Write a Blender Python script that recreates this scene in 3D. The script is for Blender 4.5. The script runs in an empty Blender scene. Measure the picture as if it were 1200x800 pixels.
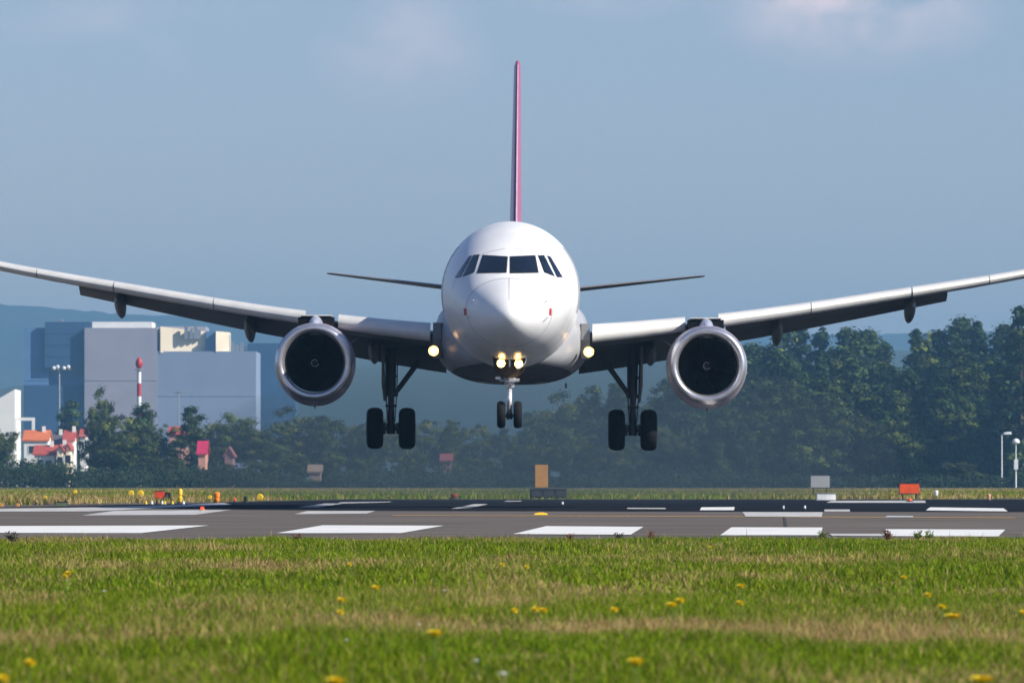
import bpy, bmesh, math, random
import numpy as np
from mathutils import Vector, Matrix
from mathutils.bvhtree import BVHTree
R = math.radians
C = bpy.context.scene.collection
SC = bpy.context.scene
rnd = random.Random(7)

# ------------------------------------------------------------------ camera, sky, sun, exposure
CAM_H = 0.75
FPX = 7650.0            # focal length in photo pixels (1200 wide)
HZ = 565.0              # photo row of the horizon
cam_d = bpy.data.cameras.new('camera'); cam = bpy.data.objects.new('camera', cam_d); C.objects.link(cam)
cam.location = (0, 0, CAM_H); cam.rotation_euler = (R(90), 0, 0)
cam_d.sensor_width = 36; cam_d.lens = FPX / 1200 * 36
cam_d.shift_y = (HZ - 400) / 1200
cam_d.clip_start = 1; cam_d.clip_end = 30000
cam_d.dof.use_dof = True; cam_d.dof.focus_distance = 108; cam_d.dof.aperture_fstop = 9.5
SC.camera = cam

SUN_AZ, SUN_EL = 66.0, 33.0     # azimuth measured from straight behind the camera towards the right
sv = Vector((math.sin(R(SUN_AZ)) * math.cos(R(SUN_EL)), -math.cos(R(SUN_AZ)) * math.cos(R(SUN_EL)), math.sin(R(SUN_EL))))
sun_d = bpy.data.lights.new('sun', 'SUN'); sun = bpy.data.objects.new('sun', sun_d); C.objects.link(sun)
sun_d.energy = 4.6; sun_d.angle = R(0.5); sun_d.color = (1.0, 0.94, 0.84)
sun.rotation_euler = sv.to_track_quat('Z', 'Y').to_euler(); sun.location = (60, -20, 60)

W = bpy.data.worlds.new('World'); SC.world = W; W.use_nodes = True
wn = W.node_tree; wl = wn.links; bg = wn.nodes['Background']
sky = wn.nodes.new('ShaderNodeTexSky'); sky.sky_type = 'NISHITA'; sky.sun_disc = False
sky.sun_elevation = R(SUN_EL); sky.sun_rotation = math.atan2(sv.x, sv.y)
sky.air_density = 1.0; sky.dust_density = 0.3; sky.ozone_density = 4.0
tc = wn.nodes.new('ShaderNodeTexCoord'); mp = wn.nodes.new('ShaderNodeMapping')
mp.inputs['Scale'].default_value = (75, 75, 110); mp.inputs['Location'].default_value = (3.6, 0, 1.3)
nz = wn.nodes.new('ShaderNodeTexNoise'); nz.inputs['Scale'].default_value = 1.0; nz.inputs['Detail'].default_value = 6
nz.inputs['Roughness'].default_value = 0.5
rp = wn.nodes.new('ShaderNodeMapRange'); rp.inputs['From Min'].default_value = 0.36; rp.inputs['From Max'].default_value = 0.72
def cloud(cx, cz, rx, rz, amount):      # a cloud bank in a fixed direction of the sky
    m_ = wn.nodes.new('ShaderNodeMapping'); m_.inputs['Scale'].default_value = (1 / rx, 0, 1 / rz); m_.inputs['Location'].default_value = (-cx / rx, 0, -cz / rz)
    l_ = wn.nodes.new('ShaderNodeVectorMath'); l_.operation = 'LENGTH'; r_ = wn.nodes.new('ShaderNodeMapRange'); r_.interpolation_type = 'SMOOTHSTEP'
    r_.inputs['From Min'].default_value = 1; r_.inputs['From Max'].default_value = 0.1; r_.inputs['To Min'].default_value = 0; r_.inputs['To Max'].default_value = amount
    wl.new(tc.outputs['Generated'], m_.inputs['Vector']); wl.new(m_.outputs[0], l_.inputs[0]); wl.new(l_.outputs['Value'], r_.inputs['Value']); return r_
banks = [cloud(-.0165, .0665, .017, .012, .42), cloud(.052, .0745, .028, .014, 1.0), cloud(-.062, .071, .03, .006, .22), cloud(.015, .0745, .03, .006, .2), cloud(-.052, .066, .008, .005, .15)]
acc = banks[0].outputs[0]
for b_ in banks[1:]:
    ad = wn.nodes.new('ShaderNodeMath'); ad.operation = 'ADD'; wl.new(acc, ad.inputs[0]); wl.new(b_.outputs[0], ad.inputs[1]); acc = ad.outputs[0]
mu = wn.nodes.new('ShaderNodeMath'); mu.operation = 'MULTIPLY'
tint = wn.nodes.new('ShaderNodeMix'); tint.data_type = 'RGBA'; tint.blend_type = 'MULTIPLY'; tint.inputs[0].default_value = 1
tint.inputs[7].default_value = (1.05, 0.93, 1.03, 1)
mixc = wn.nodes.new('ShaderNodeMix'); mixc.data_type = 'RGBA'; mixc.inputs[7].default_value = (9.6, 8.0, 8.3, 1)
wl.new(tc.outputs['Generated'], mp.inputs['Vector']); wl.new(mp.outputs[0], nz.inputs['Vector']); wl.new(nz.outputs['Fac'], rp.inputs['Value'])
wl.new(rp.outputs[0], mu.inputs[0]); wl.new(acc, mu.inputs[1])
wl.new(sky.outputs[0], tint.inputs[6]); wl.new(tint.outputs[2], mixc.inputs[6]); wl.new(mu.outputs[0], mixc.inputs[0])
wl.new(mixc.outputs[2], bg.inputs['Color']); bg.inputs['Strength'].default_value = 0.0725
SC.view_settings.view_transform = 'Standard'; SC.view_settings.look = 'None'
SC.view_settings.exposure = 0.6; SC.view_settings.gamma = 1
SC.cycles.max_bounces = 6; SC.cycles.volume_bounces = 0; SC.cycles.sample_clamp_indirect = 6

# ------------------------------------------------------------------ helpers
def tag(o, label=None, cat=None, group=None, kind=None):
    if label: o['label'] = label
    if cat: o['category'] = cat
    if group: o['group'] = group
    if kind: o['kind'] = kind
    return o
def empty(name, loc, rz=0, label=None, cat=None, group=None):
    o = bpy.data.objects.new(name, None); C.objects.link(o); o.location = loc; o.rotation_euler = (0, 0, rz)
    o.empty_display_size = 0.3
    return tag(o, label, cat, group)
def copy_tree(o, parent=None):
    c = o.copy(); C.objects.link(c); c.parent = parent
    for ch in list(o.children): copy_tree(ch, c)
    return c
class MB:
    def __init__(self): self.v = []; self.f = []; self.mi = []
    def add(self, vs, fs, mi=0):
        n = len(self.v); self.v += [tuple(p) for p in vs]
        self.f += [tuple(i + n for i in f) for f in fs]; self.mi += [mi] * len(fs); return self
    def box(self, x0, x1, y0, y1, z0, z1, mi=0):
        vs = [(x, y, z) for z in (z0, z1) for y in (y0, y1) for x in (x0, x1)]
        return self.add(vs, [(0, 2, 3, 1), (4, 5, 7, 6), (0, 1, 5, 4), (2, 6, 7, 3), (0, 4, 6, 2), (1, 3, 7, 5)], mi)
    def tube(self, p0, p1, r0, r1=None, n=12, mi=0):
        r1 = r0 if r1 is None else r1
        p0, p1 = Vector(p0), Vector(p1); q = (p1 - p0).to_track_quat('Z', 'Y')
        vs = []
        for p, r in ((p0, r0), (p1, r1)):
            for i in range(n):
                a = 2 * math.pi * i / n; vs.append(p + q @ Vector((r * math.cos(a), r * math.sin(a), 0)))
        fs = [(i, (i + 1) % n, n + (i + 1) % n, n + i) for i in range(n)] + [tuple(range(n))[::-1], tuple(range(n, 2 * n))]
        return self.add(vs, fs, mi)
    def lathe(self, prof, axis='y', c=(0, 0, 0), n=48, mi=0, sz=None, cap=False):
        vs = []; c = Vector(c)
        for (r, s) in prof:
            for i in range(n):
                a = 2 * math.pi * i / n; u, w = r * math.cos(a), r * math.sin(a)
                if sz and w < 0: w *= sz(s)
                p = {'y': (u, s, w), 'x': (s, u, w), 'z': (u, w, s)}[axis]
                vs.append(c + Vector(p))
        fs = []
        for k in range(len(prof) - 1):
            for i in range(n):
                j = (i + 1) % n
                fs.append((k * n + i, k * n + j, (k + 1) * n + j, (k + 1) * n + i))
        if cap: fs += [tuple(range(n)), tuple(range((len(prof) - 1) * n, len(prof) * n))]
        return self.add(vs, fs, mi)
    def loft(self, rings, cap=True, mi=0, closed=True):
        n = len(rings[0]); vs = [p for r in rings for p in r]; fs = []
        m = n if closed else n - 1
        for k in range(len(rings) - 1):
            for i in range(m):
                j = (i + 1) % n
                fs.append((k * n + i, k * n + j, (k + 1) * n + j, (k + 1) * n + i))
        if cap: fs += [tuple(range(n))[::-1], tuple(range((len(rings) - 1) * n, len(rings) * n))]
        return self.add(vs, fs, mi)
    def build(self, name, m, parent=None, smooth=False, bevel=0, loc=None):
        me = bpy.data.meshes.new(name); me.from_pydata(self.v, [], self.f)
        for mm in (m if isinstance(m, (list, tuple)) else [m]): me.materials.append(mm)
        me.polygons.foreach_set('material_index', self.mi)
        bm = bmesh.new(); bm.from_mesh(me); bmesh.ops.recalc_face_normals(bm, faces=bm.faces); bm.to_mesh(me); bm.free()
        if smooth:
            me.polygons.foreach_set('use_smooth', [True] * len(me.polygons))
            if smooth is not True: me.set_sharp_from_angle(angle=R(smooth))
        o = bpy.data.objects.new(name, me); C.objects.link(o); o.parent = parent
        if loc: o.location = loc
        if bevel:
            b = o.modifiers.new('bevel', 'BEVEL'); b.width = bevel; b.segments = 2; b.limit_method = 'ANGLE'
        return o

def mat(name, col, rough=0.6, metal=0.0, var=0.12, vscale=3.0, col2=None, bump=0.0, bscale=30, emit=None, estr=0, coat=0, spec=0.5, stretch=None):
    m = bpy.data.materials.new(name); m.use_nodes = True; t = m.node_tree; L = t.links; b = t.nodes['Principled BSDF']
    b.inputs['Roughness'].default_value = rough; b.inputs['Metallic'].default_value = metal
    b.inputs['Specular IOR Level'].default_value = spec
    b.inputs['Coat Weight'].default_value = coat; b.inputs['Coat Roughness'].default_value = 0.06
    co = t.nodes.new('ShaderNodeTexCoord'); mpn = t.nodes.new('ShaderNodeMapping'); L.new(co.outputs['Object'], mpn.inputs[0])
    if stretch: mpn.inputs['Scale'].default_value = stretch
    n = t.nodes.new('ShaderNodeTexNoise'); n.inputs['Scale'].default_value = vscale; n.inputs['Detail'].default_value = 6
    L.new(mpn.outputs[0], n.inputs['Vector'])
    r = t.nodes.new('ShaderNodeValToRGB'); r.color_ramp.elements[0].position = 0.32; r.color_ramp.elements[1].position = 0.68
    c2 = col2 or tuple(min(1, c * (1 + var)) for c in col)
    c1 = col if col2 else tuple(c * (1 - var) for c in col)
    r.color_ramp.elements[0].color = (*c1, 1); r.color_ramp.elements[1].color = (*c2, 1)
    L.new(n.outputs['Fac'], r.inputs[0]); L.new(r.outputs[0], b.inputs['Base Color'])
    if bump:
        n2 = t.nodes.new('ShaderNodeTexNoise'); n2.inputs['Scale'].default_value = bscale; L.new(mpn.outputs[0], n2.inputs['Vector'])
        bu = t.nodes.new('ShaderNodeBump'); bu.inputs['Strength'].default_value = bump; bu.inputs['Distance'].default_value = 0.02
        L.new(n2.outputs['Fac'], bu.inputs['Height']); L.new(bu.outputs[0], b.inputs['Normal'])
    if emit:
        b.inputs['Emission Color'].default_value = (*emit, 1); b.inputs['Emission Strength'].default_value = estr
    return m
def attr_mat(name, rough=0.8, trans=0.0, attr='Col', spec=0.2):
    m = bpy.data.materials.new(name); m.use_nodes = True; t = m.node_tree; L = t.links; b = t.nodes['Principled BSDF']
    a = t.nodes.new('ShaderNodeAttribute'); a.attribute_name = attr
    n = t.nodes.new('ShaderNodeTexNoise'); n.inputs['Scale'].default_value = 0.35
    co = t.nodes.new('ShaderNodeTexCoord'); L.new(co.outputs['Object'], n.inputs['Vector'])
    mr = t.nodes.new('ShaderNodeMapRange'); mr.inputs['To Min'].default_value = 0.8; mr.inputs['To Max'].default_value = 1.2
    L.new(n.outputs['Fac'], mr.inputs['Value'])
    mx = t.nodes.new('ShaderNodeMix'); mx.data_type = 'RGBA'; mx.blend_type = 'MULTIPLY'; mx.inputs[0].default_value = 1
    L.new(a.outputs['Color'], mx.inputs[6]); L.new(mr.outputs[0], mx.inputs[7])
    L.new(mx.outputs[2], b.inputs['Base Color']); b.inputs['Roughness'].default_value = rough
    b.inputs['Specular IOR Level'].default_value = spec
    if trans:
        tr = t.nodes.new('ShaderNodeBsdfTranslucent'); L.new(mx.outputs[2], tr.inputs['Color'])
        ms = t.nodes.new('ShaderNodeMixShader'); ms.inputs[0].default_value = trans
        L.new(b.outputs[0], ms.inputs[1]); L.new(tr.outputs[0], ms.inputs[2]); L.new(ms.outputs[0], t.nodes['Material Output'].inputs['Surface'])
    return m
def P(px, py, D):        # measured photo point at a known distance -> world x, z
    return ((px - 600) / FPX * D, CAM_H + (HZ - py) / FPX * D)
def G(px, py):           # measured photo point lying on flat ground -> world x, y
    D = CAM_H * FPX / (py - HZ)
    return ((px - 600) / FPX * D, D)
def Y_of(py): return CAM_H * FPX / (py - HZ)

# value noise for terrain and colour patches
_g = np.random.RandomState(3).rand(256, 256)
def vnoise(x, y):
    x = np.asarray(x, float); y = np.asarray(y, float)
    xi = np.floor(x).astype(int); yi = np.floor(y).astype(int); fx = x - xi; fy = y - yi
    fx = fx * fx * (3 - 2 * fx); fy = fy * fy * (3 - 2 * fy)
    a = _g[xi % 256, yi % 256]; b = _g[(xi + 1) % 256, yi % 256]; c = _g[xi % 256, (yi + 1) % 256]; d = _g[(xi + 1) % 256, (yi + 1) % 256]
    return (a * (1 - fx) + b * fx) * (1 - fy) + (c * (1 - fx) + d * fx) * fy
def hgt(x, y):           # gentle hummocks of the mown verge in front of the runway
    x = np.asarray(x, float); y = np.asarray(y, float)
    m = np.clip((80.5 - y) / 8, 0, 1) * np.clip((y - 5) / 10, 0, 1) * np.clip((60 - np.abs(x)) / 20, 0, 1)
    return m * ((vnoise(x * .35 + 9, y * .22) - .5) * 0.11 + (vnoise(x * 1.3, y * 1.1 + 40) - .5) * 0.04 - 0.015)

# ------------------------------------------------------------------ ground, runway, markings
def ground():
    xs = np.unique(np.concatenate([np.linspace(-25, 25, 101), np.sign(np.linspace(-1, 1, 41)) * (25 + (np.abs(np.linspace(-1, 1, 41)) ** 3) * 7900)]))
    ys = np.unique(np.concatenate([np.linspace(5, 90, 170), 90 + (np.linspace(0, 1, 30) ** 3) * 7900, 5 - (np.linspace(0, 1, 16) ** 3) * 1500]))
    X, Y = np.meshgrid(xs, ys); Z = hgt(X, Y)
    nx = len(xs); ny = len(ys)
    v = np.stack([X.ravel(), Y.ravel(), Z.ravel()], 1).tolist()
    f = [(j * nx + i, j * nx + i + 1, (j + 1) * nx + i + 1, (j + 1) * nx + i) for j in range(ny - 1) for i in range(nx - 1)]
    m = mat('grass_ground', (0.035, 0.050, 0.008), 0.95, col2=(0.08, 0.072, 0.02), vscale=0.7, bump=0.6, bscale=25)
    mb = MB(); mb.add(v, f); o = mb.build('ground', m, smooth=True); tag(o, kind='structure')
ground()
def sheet(name, pts, z, m):
    mb = MB(); mb.add([(x, y, z) for x, y in pts], [tuple(range(len(pts)))]); o = mb.build(name, m); tag(o, kind='structure'); return o
def asphalt(name, base, spots, scale, stretch=(1, 1, 1)):
    m = mat(name, base, 0.93, col2=spots, vscale=scale, bump=0.25, bscale=60, stretch=stretch, spec=0.04); return m
M_tar = asphalt('runway_asphalt', (0.098, 0.086, 0.078), (0.165, 0.142, 0.126), 0.35, (0.6, 1.6, 1))
M_dark = asphalt('dark_asphalt', (0.008, 0.010, 0.015), (0.016, 0.018, 0.024), 0.10, (0.5, 1.5, 1))
M_paint = mat('runway_paint', (0.62, 0.62, 0.60), 0.85, col2=(0.78, 0.78, 0.76), vscale=1.2, spec=0.25)
M_paint_old = mat('worn_runway_paint', (0.34, 0.34, 0.34), 0.85, col2=(0.58, 0.57, 0.54), vscale=1.5, spec=0.25)
M_yel = mat('yellow_paint', (0.65, 0.38, 0.04), 0.8)
gl, gr_ = G(270, 588), G(400, 585)
NEAR = 81.0
# slightly ragged near edge
edge = [(x, NEAR + float(vnoise(x * .5, 3.3)) * 2.2 - 1.1) for x in np.linspace(-40, 40, 81)]
sheet('runway', [(-420, NEAR)] + edge + [(420, NEAR), (420, 287), gr_, gl, (-60, 212), (-420, 190)], 0.005, M_tar)
dark = [G(0, 594.2), G(150, 591.5), (gl[0] + .3, gl[1] - 2), (gr_[0] + .5, gr_[1] - 2), (420, 284), (420, 163), G(1190, 600), G(700, 599.3), G(400, 598.3), G(250, 596.8), G(120, 595)]
sheet('resurfaced_runway', dark, 0.009, M_dark)
def poly(name, pix, z, m): return sheet(name, [G(*p) for p in pix], z, m)
marks = [
    ('runway_marking', [(-60, 617), (-60, 625), (165, 625.3), (245, 616.2)], M_paint),
    ('runway_marking', [(324, 625.3), (470, 625.3), (520, 616.5), (378, 616)], M_paint),
    ('runway_marking', [(601, 626.4), (739, 627.2), (754, 617.8), (640, 617)], M_paint),
    ('runway_marking', [(844, 627.8), (962, 627.8), (964, 618.6), (857, 618.4)], M_paint),
    ('runway_marking', [(1038, 628.8), (1170, 629.3), (1178, 621.2), (1038, 620.6)], M_paint),
    ('runway_marking', [(1225, 630), (1330, 630), (1345, 622), (1225, 622)], M_paint),
    ('runway_marking', [(975, 628.6), (1036, 628.8), (1036, 626), (972, 626)], M_paint_old),
    ('threshold_marking', [(96, 604.2), (228, 603.5), (272, 597.6), (135, 598.6)], M_paint_old),
    ('threshold_marking', [(345, 602.8), (430, 602), (440, 598.9), (360, 599.0)], M_paint_old),
    ('threshold_marking', [(874, 605.8), (963, 606), (964, 600.4), (870, 600.2)], M_paint_old),
    ('threshold_marking', [(1036, 607), (1070, 607), (1070, 604.8), (1040, 604.6)], M_paint_old),
    ('edge_line', [(-40, 599.8), (105, 599.4), (272, 591.4), (262, 589.6), (125, 594.2), (-40, 597.2)], M_paint_old),
    ('dashed_marking', [(348, 594.6), (372, 594.6), (400, 590.3), (382, 590)], M_paint_old),
    ('dashed_marking', [(395, 590), (455, 588.6), (460, 587.8), (400, 588.6)], M_paint_old),
    ('dashed_marking', [(528, 596.4), (552, 595), (572, 590.8), (556, 590.8)], M_paint_old),
    ('dashed_marking', [(590, 587.8), (610, 587.6), (612, 586.8), (594, 586.8)], M_paint_old),
    ('dashed_marking', [(820, 598), (860, 598), (861, 594.2), (822, 594.6)], M_paint),
    ('dashed_marking', [(735, 596.4), (780, 596.6), (780, 595.4), (735, 595.2)], M_paint_old),
    ('edge_line', [(968, 589), (1085, 589.2), (1084, 586.6), (975, 586.8)], M_paint_old),
    ('edge_line', [(1085, 598.2), (1181, 599.4), (1176, 595.8), (1090, 594.6)], M_paint),
    ('dashed_marking', [(966, 599.6), (996, 599.6), (996, 597.2), (966, 597.2)], M_paint_old),
    ('centre_line_paint', [(460, 604.2), (1190, 607.3), (1190, 606.9), (460, 603.9)], M_yel),
]
for n, p, m in marks: poly(n, p, 0.014, m)
# asphalt joints and tar seams
M_seam = mat('tar_seam', (0.03, 0.03, 0.034), 0.8)
for yy in (100.5, 126, 148):
    sheet('tar_seam', [(-60, yy), (60, yy + 1.2), (60, yy + 1.25), (-60, yy + .05)], 0.012, M_seam)
for (a, b) in (((920, 626), (918, 606)),):
    p, q = G(*a), G(*b); sheet('tar_seam', [p, (p[0] + .05, p[1]), (q[0] + .05, q[1]), q], 0.012, M_seam)

# ------------------------------------------------------------------ hills
def ridge(name, D, prof, depth, seed, m):
    mb = MB(); xs = np.linspace(-300, 1500, 181); rings = []
    for k in range(8):
        t = k / 7.0; y = D + (k - 5) * depth / 7; ring = []
        hfac = math.sin(min(1, t / 0.72) * math.pi / 2) if t < .72 else 1 - (t - .72) * .5
        for px in xs:
            top = np.interp(px, [a for a, b in prof], [b for a, b in prof])
            top += (float(vnoise(px * .11 + seed, seed)) - .5) * 3.0 + (float(vnoise(px * .35 + seed, seed + 9)) - .5) * 1.6
            x, z = P(px, top, D); ring.append((x * y / D, y, -2 + (z + 2) * hfac))
        rings.append(ring)
    mb.loft(rings, cap=False, closed=False); o = mb.build(name, m, smooth=True); tag(o, kind='structure')
M_hill = mat('wooded_hill', (0.020, 0.038, 0.022), 1.0, col2=(0.045, 0.065, 0.035), vscale=0.006)
ridge('hills', 6800, [(-300, 362), (0, 357), (60, 359), (120, 366), (220, 371), (330, 378), (430, 384), (520, 392), (700, 398), (900, 392), (1200, 388), (1500, 380)], 1800, 5, M_hill)
ridge('near_hills', 3600, [(-300, 470), (0, 455), (120, 440), (270, 408), (330, 404), (420, 412), (520, 425), (700, 425), (900, 415), (1500, 400)], 700, 25, M_hill)

# ------------------------------------------------------------------ haze
hm = bpy.data.materials.new('haze_air'); hm.use_nodes = True; ht = hm.node_tree; ht.nodes.remove(ht.nodes['Principled BSDF'])
pv = ht.nodes.new('ShaderNodeVolumePrincipled'); pv.inputs['Color'].default_value = (0.30, 0.65, 1.0, 1); pv.inputs['Density'].default_value = 0.00018
pv.inputs['Anisotropy'].default_value = 0.25
ht.links.new(pv.outputs[0], ht.nodes['Material Output'].inputs['Volume'])
hb = MB(); hb.box(-8200, 8200, -1600, 8200, -3.2, 205); ho = hb.build('haze', hm); tag(ho, kind='stuff'); eh = bpy.data.materials.new('exhaust_air'); eh.use_nodes = True; et = eh.node_tree; et.nodes.remove(et.nodes['Principled BSDF'])
ev = et.nodes.new('ShaderNodeVolumePrincipled'); ev.inputs['Color'].default_value = (0.10, 0.14, 0.17, 1); ev.inputs['Density'].default_value = 0.0048
et.links.new(ev.outputs[0], et.nodes['Material Output'].inputs['Volume'])
xb = MB(); xb.lathe([(math.sin(math.pi * k / 24) * 5.2 + .001, -math.cos(math.pi * k / 24) * 80) for k in range(25)], 'y', (0, 0, 0), 32)
xb.v = [(x * 3.1, y, z) for x, y, z in xb.v]
xo = xb.build('exhaust_haze', eh, None, True, loc=(1.5, 305, 1.6)); tag(xo, 'smoky exhaust haze trailing low behind the jet over the far runway', kind='stuff')
ho['label'] = 'pale blue haze hanging in the air over the airfield and hills'

# ------------------------------------------------------------------ trees
M_leaf = attr_mat('tree_leaf', 0.85, 0.06, spec=.05)
M_bark = mat('bark', (0.09, 0.065, 0.045), 0.95, var=.3, vscale=2, bump=.5, bscale=10)
def crown_mesh(name, kind, seed, nleaf=9000):
    rs = np.random.RandomState(seed); cl = []; 
    if kind == 'pine':          # dark conifer, irregular tiers, pointed rounded top
        for k in range(74):
            t = rs.rand() ** 0.85; z = 0.16 + 0.82 * t
            rad = (0.235 * (1 - t) ** 0.62 + 0.022) * (0.6 + 0.5 * rs.rand()) * (1 if t > .12 else .75)
            a = rs.rand() * 6.283; rr = rad * math.sqrt(rs.rand() * .75 + .25)
            cl.append((rr * math.cos(a), rr * math.sin(a), z + (rs.rand() - .6) * .03, 0.036 + .04 * (1 - t)))
        cl.append((0, 0, .985, .014)); cl.append((0.01, 0, .96, .02))
        base = np.array([0.043, 0.070, 0.020])
    elif kind == 'spruce':      # narrow spire
        for k in range(110):
            t = rs.rand(); z = 0.08 + 0.9 * t; rad = 0.17 * (1 - t) ** 0.9 + 0.01
            a = rs.rand() * 6.283; rr = rad * (0.35 + .7 * rs.rand())
            cl.append((rr * math.cos(a), rr * math.sin(a), z - rr * .25, 0.022 + .022 * (1 - t)))
        cl.append((0, 0, .985, .01))
        base = np.array([0.027, 0.050, 0.020])
    else:                       # broadleaf, several uneven lobes
        lobes = [(0, 0, .62, .26, .30)] + [((rs.rand() - .5) * .42, (rs.rand() - .5) * .42, .36 + rs.rand() * .44, .13 + .08 * rs.rand(), .13 + .07 * rs.rand()) for _ in range(8)]
        for k in range(80):
            l = lobes[rs.randint(len(lobes))]; d = rs.normal(size=3); d /= np.linalg.norm(d); q = .72 + .36 * rs.rand()
            cl.append((l[0] + d[0] * l[3] * q, l[1] + d[1] * l[3] * q, max(.08, l[2] + d[2] * l[4] * q), .034 + .04 * rs.rand()))
        base = np.array([0.054, 0.074, 0.018])
    cl = np.array(cl); n = len(cl); w = cl[:, 3] ** 2; w /= w.sum(); idx = rs.choice(n, nleaf, p=w)
    c = cl[idx, :3] + rs.normal(size=(nleaf, 3)) * cl[idx, 3:4] * np.array([.55, .55, .42])
    hue = rs.rand(n, 1) ** 1.6 * 1.6 + .38; warm = rs.rand(n) < .2
    colc = base * hue; colc[warm] = colc[warm] * np.array([1.7, 1.35, .9])
    col = colc[idx] * (0.8 + .4 * rs.rand(nleaf, 1))
    s = (0.0095 if kind != 'leafy' else .010) * (.6 + .9 * rs.rand(nleaf, 1))
    out = (c - cl[idx, :3]) / cl[idx, 3:4] + .5 * (c - np.array([0, 0, .5])) / .25 + rs.normal(size=(nleaf, 3)) * .45; out /= np.linalg.norm(out, axis=1, keepdims=True)
    a = np.cross(out, rs.normal(size=(nleaf, 3))); a /= np.linalg.norm(a, axis=1, keepdims=True)
    b = np.cross(out, a)
    v = np.stack([c - a * s - b * s * .55, c + a * s * 1.2 - b * s * .3, c + a * s * .5 + b * s * .8, c - a * s * .7 + b * s * .6], 1).reshape(-1, 3)
    v[:, 2] = np.maximum(v[:, 2], 0.01)
    me = bpy.data.meshes.new(name); f = np.arange(4 * nleaf).reshape(-1, 4)
    me.from_pydata(v.tolist(), [], f.tolist()); me.materials.append(M_leaf)
    ca = me.color_attributes.new('Col', 'FLOAT_COLOR', 'POINT')
    cc = np.ones((4 * nleaf, 4), np.float32); cc[:, :3] = np.repeat(col, 4, 0); ca.data.foreach_set('color', cc.ravel())
    return me
def trunk_mesh(name, kind, seed):
    rs = random.Random(seed); mb = MB(); prev = Vector((0, 0, -.01)); r = .018 if kind != 'leafy' else .024; top = .9 if kind != 'leafy' else .7
    for k in range(1, 7):
        nx = Vector(((rs.random() - .5) * .02, (rs.random() - .5) * .02, top * k / 6)); r2 = r * (1 - k / 7.5); mb.tube(prev, nx, r * (1 - (k - 1) / 7.5), r2, 8); prev = nx
    for k in range(16):
        z = .14 + .7 * rs.random() * (1 if kind != 'leafy' else .7); a = rs.random() * 6.283; L_ = (.16 if kind != 'leafy' else .24) * (1 - z * .6)
        mb.tube((0, 0, z), (L_ * math.cos(a), L_ * math.sin(a), z + (.02 if kind != 'leafy' else .14)), .006, .002, 5)
    me = mb.build(name, M_bark).data; o = [x for x in C.objects if x.data == me][0]; bpy.data.objects.remove(o); return me
PROTO = {}
for kind, cnt in (('pine', 5), ('spruce', 3), ('leafy', 5)):
    PROTO[kind] = [(crown_mesh('crown', kind, 10 + i * 7 + len(kind)), trunk_mesh('trunk', kind, i)) for i in range(cnt)]
KN = {'pine': 'pine_tree', 'spruce': 'spruce_tree', 'leafy': 'broadleaf_tree'}
def tree(kind, px, top, D, wid=1.0, label=None, group=None, name=None):
    x, z = P(px, top, D); H = z
    cm, tm = PROTO[kind][rnd.randrange(len(PROTO[kind]))]
    e = empty(name or KN[kind], (x, D, 0), rnd.random() * 6.28, label, 'tree', group)
    e.scale = (H * wid, H * wid, H)
    for nm, me in (('trunk', tm), ('crown', cm)):
        o = bpy.data.objects.new(nm, me); C.objects.link(o); o.parent = e
    return e
def line(prof, px): return float(np.interp(px, [a for a, b in prof], [b for a, b in prof]))
# right hand pine wood: silhouette read from the photo
sil = [(560, 484), (620, 478), (650, 455), (690, 448), (740, 446), (790, 440), (830, 428), (860, 410), (885, 396), (920, 386), (965, 378), (1000, 384), (1030, 392), (1048, 397), (1075, 378), (1100, 384), (1130, 374), (1165, 384), (1185, 372), (1200, 362), (1260, 352)]
g1 = 'conifers of the wood on the right'
lab1 = 'one of the tall dark blue-green conifers massed in the wood right of the jet'
px = 838
while px < 1275:
    for (D, dy, k) in ((1120, 0, 'top'), (1040, 22, 'mid'), (985, 55, 'low'), (965, 92, 'front')):
        q = px + (rnd.random() - .5) * 22 + (12 if k in ('mid', 'front') else 0)
        top = line(sil, q) + dy + (rnd.random() - .35) * (20 if k != 'top' else 12)
        if 1020 < q < 1056 and k == 'top': top = max(top, 398)
        kind = 'pine' if rnd.random() < .72 else ('spruce' if k != 'front' else 'leafy')
        tree(kind, q, min(top, 530), D + rnd.random() * 20, (1.15 if kind == 'pine' else 1.1) * (1.0 + .35 * rnd.random()), lab1, g1)
    px += 21 + rnd.random() * 9
tree('spruce', 1196, 357, 960, 1.25, 'dark spire-topped conifer standing tallest at the right edge of the wood', None)
tree('leafy', 1128, 538, 935, 1.9, 'low olive green bush at the foot of the wood beside the lamp posts', None, 'olive_bush')
# shrubs of the wood's foot
g3 = 'trees in the distance behind the landing gear'
for px, top, kd, w in [(560, 490, 'leafy', 1.0), (590, 500, 'pine', 1.0), (618, 482, 'pine', 1.2), (642, 470, 'leafy', 1.2), (668, 456, 'leafy', 1.2), (694, 452, 'pine', 1.3), (722, 450, 'pine', 1.3), (752, 446, 'leafy', 1.1), (780, 442, 'pine', 1.3), (806, 440, 'pine', 1.3), (832, 430, 'leafy', 1.0), (850, 440, 'pine', 1.2)]:
    tree(kd, px, top, 1100 + rnd.random() * 40, w, 'one of the blurred blue-green trees behind the right main wheels', g3)
for i, px in enumerate(range(520, 860, 24)):
    tree('leafy' if i % 3 else 'pine', px + rnd.random() * 12, 505 + rnd.random() * 28 - (10 if px > 700 else 0), 985 + rnd.random() * 20, 1.25, 'one of the blurred blue-green trees behind the right main wheels' if px > 640 else 'one of the hazy low trees behind the nose wheels', g3)
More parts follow.
